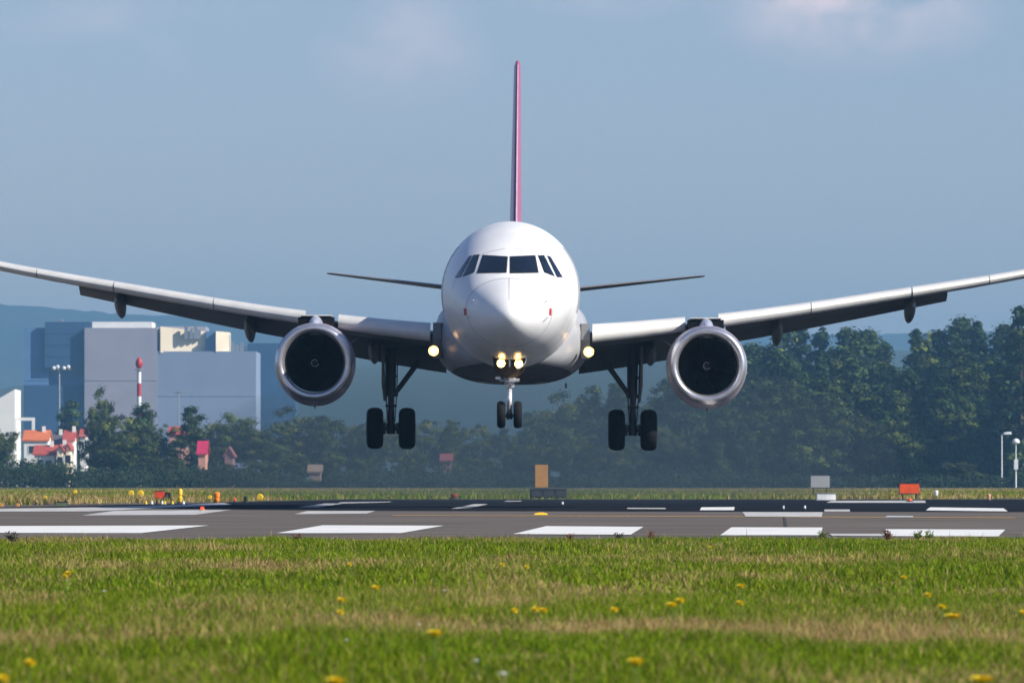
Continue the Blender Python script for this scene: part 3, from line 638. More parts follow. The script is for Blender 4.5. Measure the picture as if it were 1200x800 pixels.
PR = [(0, -.80, -.80, 0, -.80), (.06, -.62, -.98, .21, -.80), (.25, -.38, -1.18, .46, -.78), (.6, -.12, -1.38, .76, -.72), (1.0, .09, -1.52, 1.00, -.64), (1.6, .36, -1.66, 1.27, -.5),
      (1.75, .46, -1.69, 1.32, -.46), (2.65, .98, -1.80, 1.56, -.27), (3.3, 1.32, -1.83, 1.69, -.15), (4.0, 1.58, -1.87, 1.79, -.08), (5.2, 1.90, -1.99, 1.91, -.02), (6.8, 2.07, -2.09, 1.985, 0),
      (24, 2.07, -2.09, 1.985, 0), (27.5, 2.07, -1.75, 1.93, .1), (31, 2.03, -.85, 1.62, .55), (34, 1.85, .15, 1.08, 1.0), (36.2, 1.55, .75, .48, 1.15), (37.4, 1.32, .98, .16, 1.15)]
PA = np.array(PR); PT = np.sqrt(PA[:, 0])
def pchip(t, xs, ys):
    h = np.diff(xs); d = np.diff(ys) / h; m = np.zeros(len(xs)); m[0] = d[0]; m[-1] = d[-1]
    for i in range(1, len(xs) - 1):
        if d[i - 1] * d[i] > 0:
            w1 = 2 * h[i] + h[i - 1]; w2 = h[i] + 2 * h[i - 1]; m[i] = (w1 + w2) / (w1 / d[i - 1] + w2 / d[i])
    i = int(min(max(np.searchsorted(xs, t) - 1, 0), len(xs) - 2)); u = (t - xs[i]) / h[i]
    return (2 * u**3 - 3 * u**2 + 1) * ys[i] + (u**3 - 2 * u**2 + u) * h[i] * m[i] + (-2 * u**3 + 3 * u**2) * ys[i + 1] + (u**3 - u**2) * h[i] * m[i + 1]
def sec(s):
    t = math.sqrt(s); return [float(pchip(t, PT, PA[:, k])) for k in (1, 2, 3, 4)]
stations = [0.0004] + [(.035 * k) ** 2 * 1.0 for k in range(1, 76)] + list(np.linspace(7.4, 37.4, 44))
NS = 96; rings = []
for s in stations:
    top, bot, hw, zc = sec(s); ring = []
    for i in range(NS):
        a = 2 * math.pi * i / NS; c, si = math.cos(a), math.sin(a)
        ring.append(A(hw * c, s, zc + (top - zc if si > 0 else zc - bot) * si))
    rings.append(ring)
mb = MB(); mb.loft(rings); fus = mb.build('fuselage', M_white_p, jet, smooth=True)
bvh = BVHTree.FromPolygons([v.co for v in fus.data.vertices], [p.vertices for p in fus.data.polygons])
def hit(px, py, off=.012):   # photo point -> point on the nose skin, taken along the flight axis
    D = NOSE + 2.5
    for _ in range(4):
        x, z = P(px, py, D); o = Vector((x, 100, z)) - BASE
        loc, nor, _, _ = bvh.ray_cast(o, Vector((0, 1, 0)))
        if loc is None: return None
        D = loc.y + BASE.y
    if nor.y > 0: nor = -nor
    return loc + nor * off
def patch(name, pix, m, parent, off=.012, N=10):   # quad (tl, tr, br, bl) draped on the skin
    tl, tr, br, bl = [Vector(p) for p in pix]; vs = []
    for j in range(N + 1):
        for i in range(N + 1):
            u, v = i / N, j / N; p = (tl * (1 - u) + tr * u) * (1 - v) + (bl * (1 - u) + br * u) * v
            h = hit(p.x, p.y, off); vs.append(h if h else Vector((0, 0, 0)))
    fs = [(j * (N + 1) + i, j * (N + 1) + i + 1, (j + 1) * (N + 1) + i + 1, (j + 1) * (N + 1) + i) for j in range(N) for i in range(N)]
    mb = MB(); mb.add(vs, fs); return mb.build(name, m, parent, smooth=True)
def expand(q, k):
    c = Vector((sum(p[0] for p in q) / 4, sum(p[1] for p in q) / 4)); return [tuple(c + (Vector(p) - c) * k) for p in q]
wins = [[(566.5, 299.5), (594.2, 301.2), (592.8, 319.2), (560.2, 319.6)], [(598.3, 301.2), (626.5, 299.8), (630.3, 319.4), (598.3, 319.8)],
        [(554.6, 299.6), (561.8, 299.0), (555.8, 318.6), (542.5, 323.6)], [(630.6, 300), (637.6, 299.8), (649.6, 323.4), (637.6, 318.8)],
        [(549.6, 301.0), (552.6, 300.2), (540.0, 324.2), (533.8, 324.4)], [(641.2, 300.4), (645.2, 301.6), (658.6, 324.2), (652.4, 324.4)]]
M_seal = mat('window_seal', (.05, .05, .055), .6)
for q in wins:
    w = patch('cockpit_window', q, M_win, fus, .016)
    patch('window_frame', expand(q, 1.07), M_seal, w, .008)
for q in ([(543.8, 361.5), (546.6, 361), (547, 369), (544.2, 369.5)], [(643.6, 361), (646.4, 361.5), (646, 369.5), (643.2, 369)]): patch('sensor_mark', q, M_rd, fus, .01, 2)
# wipers, probes, radome seam
def strip(pts, w, name, m, parent, off=.012):
    vs = []; 
    for (x, y) in pts:
        a, b = hit(x - w / 2, y, off), hit(x + w / 2, y, off)
        if a is None or b is None: return
        vs += [a, b]
    mb = MB(); mb.add(vs, [(2 * i, 2 * i + 1, 2 * i + 3, 2 * i + 2) for i in range(len(pts) - 1)]); return mb.build(name, m, parent)
strip([(576, 322), (585, 320.8), (592, 318)], 1.0, 'wiper', M_seal, fus, .03); strip([(600, 318), (607, 320.8), (616, 322)], 1.0, 'wiper', M_seal, fus, .03)
strip([(596.6, y) for y in np.linspace(326, 352, 10)], .35, 'lightning_strip', M_line, fus, .006)
for (x_, y_) in ((556, 352), (640, 352), (549, 371), (641, 372)):
    h_ = hit(x_, y_, .0); mbp = MB(); mbp.tube(h_, h_ + Vector((.05 * (1 if x_ > 597 else -1), -.10, 0)), .02, .012, 8); mbp.tube(h_ + Vector((.05 * (1 if x_ > 597 else -1), -.10, 0)), h_ + Vector((.05 * (1 if x_ > 597 else -1), -.26, 0)), .012, .008, 8); mbp.build('pitot_probe', M_gear_l, fus)
def ringband(s, w, a0, a1, name, m):
    vs = []; n = 60
    for i in range(n + 1):
        a = R(a0 + (a1 - a0) * i / n)
        for ss in (s, s + w):
            top, bot, hw, zc = sec(ss); c, si = math.cos(a), math.sin(a); k = 1.003
            vs.append(A(hw * c * k, ss, zc + (top - zc if si > 0 else zc - bot) * si * k))
    mb = MB(); mb.add(vs, [(2 * i, 2 * i + 1, 2 * i + 3, 2 * i + 2) for i in range(n)]); return mb.build(name, m, fus, smooth=True)
ringband(1.42, .022, 0, 360, 'radome_seam', M_line); ringband(4.9, .02, 200, 340, 'skin_seam', M_line); ringband(5.05, .02, -55, 60, 'skin_seam', M_line)
ringband(2.95, .015, 95, 175, 'skin_seam', M_line); ringband(2.95, .015, 5, 85, 'skin_seam', M_line); ringband(3.6, .015, 190, 350, 'skin_seam', M_line)
# cabin doors and windows (seen only from the side)
for s in (-1, 1):
    def skin(sy, z, k=1.004):
        top, bot, hw, zc = sec(sy); zz = (z - zc) / ((top - zc) if z > zc else (zc - bot)); return A(s * hw * k * math.sqrt(max(0, 1 - zz * zz)), sy, z)
    for nm, (s0, s1, z0, z1), m in [('cabin_door', (5.6, 6.45, -.55, 1.3), M_belly), ('cabin_door', (29.3, 30.0, -.4, 1.4), M_belly)]:
        vs = [skin(s0 + (s1 - s0) * i / 4, z0 + (z1 - z0) * j / 8) for j in range(9) for i in range(5)]
        mb = MB(); mb.add(vs, [(j * 5 + i, j * 5 + i + 1, (j + 1) * 5 + i + 1, (j + 1) * 5 + i) for j in range(8) for i in range(4)]); mb.build(nm, m, fus, smooth=True)
    mb = MB()
    for k in range(38):
        y0 = 7.4 + k * .55
        vs = [skin(y0 + .24 * u, .38 + .34 * v) for u, v in ((0.15, 0), (.85, 0), (1, .2), (1, .8), (.85, 1), (.15, 1), (0, .8), (0, .2))]
        mb.add(vs, [tuple(range(8))])
    o = mb.build('cabin_windows', M_win, fus); o['kind'] = 'stuff'
# belly fairing
def sring(hw, zt, zb, s, p=2.7, n=72):
    zc = (zt + zb) / 2 + .05; r = []
    for i in range(n):
        a = 2 * math.pi * i / n; c, si = math.cos(a), math.sin(a)
        r.append(A(hw * math.copysign(abs(c) ** (2 / p), c), s, zc + (zt - zc if si > 0 else zc - zb) * math.copysign(abs(si) ** (2 / p), si)))
    return r
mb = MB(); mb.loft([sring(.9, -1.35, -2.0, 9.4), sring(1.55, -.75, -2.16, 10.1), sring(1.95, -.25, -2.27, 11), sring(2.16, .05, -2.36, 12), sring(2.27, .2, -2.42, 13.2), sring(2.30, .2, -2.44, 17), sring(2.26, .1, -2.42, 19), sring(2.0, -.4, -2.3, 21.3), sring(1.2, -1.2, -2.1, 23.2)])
bf = mb.build('belly_fairing', [M_belly, mat('belly_shade_paint', (0.10, 0.10, 0.11), .55, var=.25, vscale=2.5)], jet, smooth=50)
for p_ in bf.data.polygons:      # shade under the belly, painted in as a darker underside band
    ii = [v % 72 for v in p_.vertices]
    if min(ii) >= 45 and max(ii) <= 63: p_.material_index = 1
mb = MB(); mb.box(-.9, -.25, 0, .3, 0, .05); 
for (x0, x1, s0) in ((-1.05, -.75, 12.6), (.75, 1.05, 12.9)):
    m2 = MB(); p0 = A(x0, s0, -2.43); m2.box(p0.x, p0.x + x1 - x0, p0.y, p0.y + .9, p0.z - .012, p0.z + .03); m2.build('air_scoop', M_under, bf, bevel=.02)
mb = MB(); p = A(1.62, 14.5, -2.42); mb.box(p.x - .03, p.x + .03, p.y, p.y + .4, p.z - .15, p.z); mb.build('blade_antenna', M_under, bf, bevel=.01)
# fin
def foil(le, te, z, t, n=14, x0=0):
    r = []
    for i in range(n): u = i / (n - 1); u2 = u * u; r.append(A(x0 + t * (2.6 * math.sqrt(u2) * (1 - u2) ** .9 * .5 + .01), le + (te - le) * u2, z))
    for i in range(n - 2, 0, -1): u = i / (n - 1); u2 = u * u; r.append(A(x0 - t * (2.6 * math.sqrt(u2) * (1 - u2) ** .9 * .5 + .01), le + (te - le) * u2, z))
    return r
mb = MB(); mb.loft([foil(29.2, 35.6, 1.85, .40), foil(30.1, 35.9, 2.6, .36), foil(34.9, 37.3, 8.35, .20), foil(35.2, 37.35, 8.5, .12)]); fin = mb.build('tail_fin', M_pinkf, jet, smooth=50)
mb = MB()     # navy leading edge and left flash, proud of the skin
def fin_strip(x_, u0, u1, m, name, side):
    vs = []
    for k in range(9):
        t = k / 8; le = 30.1 + (34.9 - 30.1) * t; te = 35.9 + (37.3 - 35.9) * t; z = 2.6 + (8.35 - 2.6) * t; th = .36 + (.2 - .36) * t
        for u in np.linspace(u0, u1, 6):
            vs.append(A(side * (th * (2.6 * math.sqrt(u) * (1 - u) ** .9 * .5 + .01) + .006), le + (te - le) * u - (.006 if u < .01 else 0), z))
    m_ = MB(); m_.add(vs, [(k * 6 + i, k * 6 + i + 1, (k + 1) * 6 + i + 1, (k + 1) * 6 + i) for k in range(8) for i in range(5)]); m_.build(name, m, fin, smooth=True)
fin_strip(0, 0, .010, M_navy, 'leading_edge_band', -1); fin_strip(0, .0105, .9, M_lilac, 'lilac_panel', -1); fin_strip(0, 0, .012, M_lilac, 'leading_edge_band', 1)
mb = MB(); mb.loft([[A(-.03, 27.9, 2.02), A(.03, 27.9, 2.02), A(0, 27.9, 2.06)], [A(-.10, 30.2, 1.9), A(.10, 30.2, 1.9), A(0, 30.2, 2.75)]]); mb.build('dorsal_fillet', M_white_p, fin)
# tailplane
def plane_ring(x, le, te, z, th, drop=0, n=14, camber=0.0):
    r = []
    for i in range(n):
        u = i / (n - 1); u2 = u * u; r.append(A(x, le + (te - le) * u2, z + th * (1.3 * math.sqrt(u2) * (1 - u2) ** .9 + .006) - drop * u2 + camber * math.sin(math.pi * u2)))
    for i in range(n - 2, 0, -1):
        u = i / (n - 1); u2 = u * u; r.append(A(x, le + (te - le) * u2, z - th * (.95 * math.sqrt(u2) * (1 - u2) ** .9 + .006) - drop * u2 + camber * math.sin(math.pi * u2)))
    return r
for s in (-1, 1):
    mb = MB(); mb.loft([plane_ring(s * .9, 31.2, 35.4, .78, .17), plane_ring(s * 6.05, 34.2, 35.85, 1.42, .075), plane_ring(s * 6.22, 34.5, 35.85, 1.44, .03)])
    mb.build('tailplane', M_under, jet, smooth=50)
# wings
LEx = [0, 2.3, 6.42, 12.0, 15.6, 17.0]
LEz = [-1.17, -1.00, -.50, .42, 1.08, 1.40]
def le_s(x): return 11.2 + .515 * (x - 2.0)
def te_s(x): return 18.6 if x < 2 else (18.6 - .05 * (x - 2)) if x < 6.4 else 18.38 + (20.7 - 18.38) * (x - 6.4) / 10.6
def le_z(x): return float(pchip(x, np.array(LEx, float), np.array(LEz, float)))
def thick(x): return float(np.interp(x, [2, 6.4, 12, 17], [.40, .24, .175, .10]))
for s in (-1, 1):
    xs_ = [1.2, 2.3, 3.5, 5.0, 6.4, 8.2, 10, 12, 14, 15.6, 16.6, 16.95]
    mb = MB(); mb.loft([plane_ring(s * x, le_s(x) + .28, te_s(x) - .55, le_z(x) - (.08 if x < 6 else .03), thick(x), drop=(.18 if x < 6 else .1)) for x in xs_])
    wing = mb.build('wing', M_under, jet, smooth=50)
    def slat(xa, xb, nm='slat'):
        m_ = MB(); rr = []
        K = max(2, int((xb - xa) / .6))
        for k in range(K + 1):
            x = xa + (xb - xa) * k / K
            H = float(np.interp(x, [2.3, 5, 6.4, 12, 16.6], [.56, .46, .40, .34, .27])); l = le_s(x) - .18; z = le_z(x)
            pr = [(.75, .50), (.50, .49), (.28, .42), (.12, .28), (.03, .10), (0, -.08), (.03, -.27), (.10, -.42), (.20, -.50), (.24, -.49), (.20, -.36), (.2, -.1), (.30, .18), (.5, .38)]
            rr.append([A(s * x, l + a_ * 1.2, z + b_ * H) for a_, b_ in pr])
        m_.loft(rr); return m_.build(nm, M_slat, wing, smooth=40)
    slat(2.38, 5.12); slat(6.12, 8.9); slat(8.93, 11.98); slat(12.03, 14.4); slat(14.43, 16.55)
    def flap(xa, xb, c0, c1, ang, m=M_under):
        m_ = MB(); rr = []
        K = 6
        for k in range(K + 1):
            x = xa + (xb - xa) * k / K; c = c0 + (c1 - c0) * k / K; th = .1 + .06 * (c / 1.3)
            base = te_s(x) - .75; z = le_z(x) - .12 - (.02 if x < 6.2 else 0)
            ring = []
            for (u, v) in [(0, 0), (.08, .8), (.3, 1), (.6, .65), (1, .04), (1, -.04), (.6, -.35), (.3, -.5), (.08, -.45)]:
                yy = u * c; zz = v * th * .7; ring.append(A(s * x, base + yy * math.cos(ang) + zz * math.sin(ang), z - yy * math.sin(ang) + zz * math.cos(ang)))
            rr.append(ring)
        m_.loft(rr); return m_.build('flap', m, wing, smooth=40)
    flap(2.02, 6.25, 1.80, 1.35, R(30)); flap(6.45, 13.25, 1.30, .70, R(23))
    # flap track fairings
    for x, L_, hh in ((7.98 if s < 0 else 8.03, 3.6, .40), (11.95 if s < 0 else 12.08, 2.9, .35), (4.2, 3.4, .30)):
        rr = []; st = te_s(x) - 2.6; zz = le_z(x) - .38 - (.18 if x < 6 else 0)
        for k in range(13):
            u = k / 12; w = max(.05, math.sin(math.pi * u ** 1.25)) ** .5 if 0 < u < 1 else .05; y = st + u * L_
            dz = -max(0, u - .40) ** 1.1 * .62
            rr.append([A(s * x + .17 * w * math.cos(2 * math.pi * i / 16), y, zz + dz + hh * .95 * w * math.sin(2 * math.pi * i / 16)) for i in range(16)])
        m_ = MB(); m_.loft(rr); m_.build('flap_track_fairing', M_under, wing, smooth=True)
    m_ = MB(); m_.loft([[A(s * 16.97 + d, 19.0, 1.42), A(s * 16.97 + d, 20.6, 1.30)] [::1] + [A(s * 17.1 + d, 20.9, 2.2), A(s * 17.1 + d, 20.2, 2.25)] for d in (-.02, .02)]); m_.build('wingtip_fence', M_grey_p, wing)
    m_ = MB(); m_.loft([[A(s * x, 11.6, -1.75), A(s * x, 11.35, -1.2), A(s * x, 11.5, -.72), A(s * x, 13, -.7), A(s * x, 13, -1.75)] for x in (2.05, 2.30)]); m_.build('wing_root_fairing', M_under, wing)
    # wing root landing light
    lx, lz = 2.27, -1.56
    m_ = MB(); m_.lathe([(.02, .12), (.10, .08), (.135, 0), (.145, -.16), (.155, -.16), (.15, .02), (.11, .11), (.02, .16)], 'y', A(s * lx, 11.1, lz), 24); ll = m_.build('landing_light', M_refl, wing, smooth=40)
    m_ = MB(); m_.lathe([(.003, -.03), (.035, -.02), (.062, .02), (.062, .05)], 'y', A(s * lx, 11.1, lz), 24); 
    m_.build('lamp', M_lit, wing, smooth=True)
# engines
for s in (-1, 1):
    ex, ez = s * 5.74, -1.93
    c = A(ex, 10.2, ez)
    sz = lambda y: 1 + .075 * min(1, max(0, y - .1) / .5)
    mb = MB(); mb.lathe([(1.125, .24), (1.16, .6), (1.185, 1.2), (1.18, 1.8), (1.12, 2.6), (.99, 3.3), (.96, 3.32), (.94, 3.2), (.9, 2.6)], 'y', c, 64, sz=sz); nac = mb.build('engine', M_nac, jet, smooth=50)
    mb = MB(); mb.lathe([(.86, .30), (.868, .2), (.90, .08), (.95, .015), (1.0, 0), (1.055, .02), (1.10, .10), (1.124, .235)], 'y', c, 64, sz=sz); mb.build('intake_lip', M_chrome, nac, smooth=True)
    mb = MB(); mb.lathe([(.859, .302), (.85, .6), (.84, 1.0), (.85, 1.4)], 'y', c, 48); mb.build('intake_duct', M_duct, nac, smooth=True)
    mb = MB(); mb.lathe([(.85, 1.42), (.01, 1.42)], 'y', c, 32)
    for k in range(36):
        a = 2 * math.pi * k / 36; rr = []
        for r_, tw, ch in ((.24, .35, .13), (.54, .75, .14), (.835, 1.05, .15)):
            e1 = Vector((math.cos(a), 0, math.sin(a))); e2 = Vector((-math.sin(a), 0, math.cos(a)))
            d = e2 * math.sin(tw) * ch * .5 + Vector((0, 1, 0)) * math.cos(tw) * ch * .5; o_ = c + e1 * r_ + Vector((0, 1.15, 0)); rr.append((o_ - d, o_ + d))
        mb.add([p for q in rr for p in q], [(0, 1, 3, 2), (2, 3, 5, 4)])
    mb.build('fan', M_fan, nac)
    mb = MB(); mb.lathe([(.004, .86), (.06, .89), (.15, .99), (.24, 1.14), (.25, 1.25)], 'y', c, 32); mb.build('spinner', M_fan, nac, smooth=True)
    mb = MB(); vs = []
    for k in range(22):
        t = k / 21; a = R(40 + 290 * t) if s > 0 else R(20 + 330 * t); r_ = .085 + .03 * t
        for w in (-.011, .011):
            rr_ = r_ + w; vs.append(c + Vector((rr_ * math.cos(a), .89 + (rr_ - .06) * 1.11 - .006, rr_ * math.sin(a))))
    mb.add(vs, [(2 * i, 2 * i + 1, 2 * i + 3, 2 * i + 2) for i in range(21)]); mb.build('spinner_spiral', M_grey_p, nac)
    mb = MB(); mb.lathe([(.70, 2.8), (.66, 3.4), (.55, 4.1), (.42, 4.7), (.40, 4.68), (.25, 4.6), (.12, 5.1), (.01, 5.3)], 'y', c, 40); mb.build('core_nozzle', M_gear, nac, smooth=50)
    # pylon: rounded crest over the nacelle then blade up to the wing
    def pr(y, w, z0, z1): return [c + Vector((w * math.cos(t) , y, z0 + (z1 - z0) * max(0, math.sin(t)) - (.25 if math.sin(t) < -.01 else 0))) for t in np.linspace(-math.pi / 8, math.pi * 9 / 8, 14)]
    mb = MB(); mb.loft([pr(.55, .10, 1.08, 1.16), pr(1.0, .2, 1.05, 1.32), pr(1.7, .23, 1.05, 1.40), pr(3.0, .22, .9, 1.42), pr(5.0, .2, .7, 1.3), pr(6.6, .12, .8, 1.15)]); mb.build('pylon', mat('pylon_paint', (.40, .42, .50), .3, coat=.3), nac, smooth=50)
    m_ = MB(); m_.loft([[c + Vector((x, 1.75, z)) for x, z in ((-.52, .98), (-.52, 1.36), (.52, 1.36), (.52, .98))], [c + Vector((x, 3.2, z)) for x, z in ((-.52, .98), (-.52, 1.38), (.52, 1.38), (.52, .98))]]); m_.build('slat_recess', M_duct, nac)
    m_ = MB(); m_.box(c.x - .46, c.x + .46, c.y + 1.69, c.y + 3.0, c.z + 1.362 + .03, c.z + 1.42); m_.build('recess_cover', M_slat, nac)
    m_ = MB(); sg = -s; m_.loft([[c + Vector((sg * 1.05, 1.1, .62)), c + Vector((sg * 1.07, 1.1, .60)), c + Vector((sg * 1.09, 1.1, .63))], [c + Vector((sg * 1.0, 2.1, .60)), c + Vector((sg * 1.03, 2.1, .58)), c + Vector((sg * 1.30, 2.1, .80))]]); m_.build('strake', M_nac, nac)
    m_ = MB(); m_.tube(c + Vector((0, .9, -1.26)), c + Vector((0, 1.0, -1.34)), .025, .015, 8); m_.build('drain', M_gear, nac)
# landing gear
def wheel(parent, c, rad, w):
    h = w / 2; mb = MB()
    mb.lathe([(rad * .52, -h * .78), (rad * .62, -h * .92), (rad * .76, -h), (rad * .90, -h * .86), (rad * .975, -h * .55), (rad, -h * .2), (rad * .992, -h * .17), (rad * .992, -h * .13), (rad, -h * .1), (rad, h * .1), (rad * .992, h * .13), (rad * .992, h * .17), (rad, h * .2), (rad * .975, h * .55), (rad * .90, h * .86), (rad * .76, h), (rad * .62, h * .92), (rad * .52, h * .78)], 'x', c, 40)
    wv = mb.build('wheel', M_tyre, parent, smooth=35)
    mb = MB(); mb.lathe([(.03, -h * .5), (rad * .2, -h * .62), (rad * .3, -h * .4), (rad * .5, -h * .7), (rad * .53, -h * .8), (rad * .53, h * .8), (rad * .5, h * .7), (rad * .3, h * .4), (rad * .2, h * .62), (.03, h * .5)], 'x', c, 30); mb.build('rim', M_rim, parent, smooth=35)
for s in (-1, 1):
    gx = 3.66; S = 17.7; zt, za = -1.35, -3.78
    mb = MB(); mb.tube(A(s * gx, S, zt), A(s * gx, S, -2.75), .155, .135, 20); mb.tube(A(s * gx, S, -2.70), A(s * gx, S, -2.82), .165, .165, 20); g = mb.build('main_gear', M_gear, jet, smooth=40)
    mb = MB(); mb.tube(A(s * gx, S, -2.8), A(s * gx, S, -3.7), .10, .10, 16); mb.tube(A(s * gx, S, -3.62), A(s * gx, S, -3.95), .15, .13, 16); mb.tube(A(s * gx - .5, S, za), A(s * gx + .5, S, za), .075, .075, 14); mb.build('axle_strut', M_gear, g, smooth=40)
    for d in (-1, 1):
        mb = MB(); mb.tube(A(s * gx + d * .16, S, za), A(s * gx + d * .32, S, za), .17, .2, 18); mb.build('brake', M_gear, g, smooth=40)
        wheel(g, A(s * gx + d * .487, S, za), .625, .50)
    mb = MB(); mb.tube(A(s * (gx - .12), S, -2.72), A(s * (gx - .86), S, -1.70), .075, .085, 12); mb.tube(A(s * (gx - .03), S, -2.72), A(s * (gx - .2), S, -2.70), .11, .11, 10); mb.build('side_brace', M_gear, g, smooth=40)
    mb = MB(); mb.tube(A(s * gx, S + .12, -2.9), A(s * gx, S + .42, -3.25), .05, .04, 8); mb.tube(A(s * gx, S + .42, -3.25), A(s * gx, S + .14, -3.66), .04, .05, 8); mb.build('torque_link', M_gear, g)
    mb = MB(); X = s * (gx + .22)
    mb.loft([[A(X + s * k, S - .35, -1.25), A(X + s * k, S + .3, -1.25), A(X + s * (k - .02), S + .3, -2.45), A(X + s * (k - .06), S + .1, -2.95), A(X + s * (k - .06), S - .05, -2.95), A(X + s * (k - .0), S - .35, -2.45)] for k in (0, .07)]); mb.build('gear_door', M_under, g)
    mb = MB()
    for (dx, r_) in ((-.17, .022), (.19, .018)):
        mb.tube(A(s * gx + dx, S - .12, -1.6), A(s * gx + dx * .9, S - .12, -2.7), r_, r_, 8); mb.tube(A(s * gx + dx * .9, S - .12, -2.7), A(s * gx + dx * .6, S - .1, -3.6), r_, r_, 8)
    for zz in (-2.2, -3.1): mb.tube(A(s * gx - .17, S - .1, zz), A(s * gx + .17, S - .1, zz), .04, .04, 8)
    mb.build('hydraulic_lines', M_gear, g)
# nose gear
S = 5.1; mb = MB(); mb.tube(A(0, S, -1.9), A(0, S, -2.55), .11, .10, 18); mb.tube(A(0, S, -2.42), A(0, S, -2.70), .17, .13, 18); ng = mb.build('nose_gear', M_gear_l, jet, smooth=40)
mb = MB(); mb.tube(A(0, S, -2.7), A(0, S, -3.52), .068, .068, 16); mb.build('oleo_strut', mat('bright_strut', (.85, .85, .86), .2, .5), ng, smooth=True)
mb = MB(); mb.tube(A(-.18, S, -3.5), A(.18, S, -3.5), .05, .05, 12); mb.lathe([(.02, -.10), (.085, -.1), (.085, .1), (.02, .1)], 'z', A(0, S, -3.5), 14); mb.build('axle', M_gear, ng, smooth=40)
for d in (-1, 1):
    wheel(ng, A(d * .235, S, -3.47), .385, .245)
mb = MB(); mb.tube(A(-.30, S - .05, -2.50), A(.28, S - .05, -2.50), .055, .055, 10); mb.tube(A(-.12, S - .14, -2.52), A(.14, S - .14, -2.52), .10, .10, 12); mb.box(*[q for q in (A(-.42, S, 0).x, A(-.28, S, 0).x, A(0, S - .1, 0).y, A(0, S + .05, 0).y, A(0, 0, -2.47).z, A(0, 0, -2.40).z)]); mb.build('steering_collar', M_gear_l, ng, smooth=40)
mb = MB(); mb.tube(A(0, S - .1, -2.75), A(-.02, S - .32, -3.05), .035, .03, 8); mb.tube(A(-.02, S - .32, -3.05), A(0, S - .1, -3.42), .03, .035, 8); mb.build('torque_link', M_gear_l, ng)
mb = MB(); mb.tube(A(0, S, -2.35), A(0, S + 1.3, -1.9), .06, .06, 10); mb.build('drag_strut', M_gear, ng)
M_bay = mat('glow_tinted_bay', (.10, .06, .03), .45, .4)  # dark bay brown, warmed so its colour carries the lamps' glow
for d in (-1, 1):   # open forward doors curving round the lamp pack
    rr = []
    for yy in (S - .85, S + .75):
        outer = [A(d * (.14 + .34 * math.sin(R(t))), yy, -2.03 - .30 * math.cos(R(t)) + .12) for t in np.linspace(150, 10, 10)]
        inner = [A(d * (.14 + .31 * math.sin(R(t))), yy, -2.03 - .27 * math.cos(R(t)) + .12) for t in np.linspace(10, 150, 10)]
        rr.append(outer + inner)
    mb = MB(); mb.loft(rr); mb.build('gear_bay_door', M_gear_l if d > 0 else M_bay, ng, smooth=50)
mb = MB(); mb.lathe([(.01, 0), (.40, .0), (.45, -.06), (.47, -.06), (.46, .03), (.01, .04)], 'y', A(0, S - .45, -1.98), 32); mb.build('lamp_bracket', M_bay, ng, smooth=40)
mb = MB(); p = A(0, S - .9, -1.78); mb.box(p.x - .02, p.x + .02, p.y, p.y + .25, p.z - .35, p.z + .2); mb.build('bay_centre_rib', M_gear_l, ng)
for (dx, dz, r_, m) in ((-.245, -2.03, .105, M_lit), (.255, -2.04, .105, M_lit), (-.17, -1.87, .065, M_lit2), (.22, -1.865, .08, M_lit2)):
    cc = A(dx, S - .62, dz); mb = MB(); mb.lathe([(.02, .1), (r_ * .8, .07), (r_ * 1.1, -.02), (r_ * 1.2, -.02), (r_ * 1.1, .06), (.02, .13)], 'y', cc, 22); mb.build('lamp_housing', M_refl, ng, smooth=40)
    mb = MB(); mb.lathe([(.003, -.04), (r_ * .4, -.03), (r_ * .66, .01), (r_ * .6, .05)], 'y', cc, 22); mb.build('taxi_light' if m is M_lit2 else 'landing_light', m, ng, smooth=True)

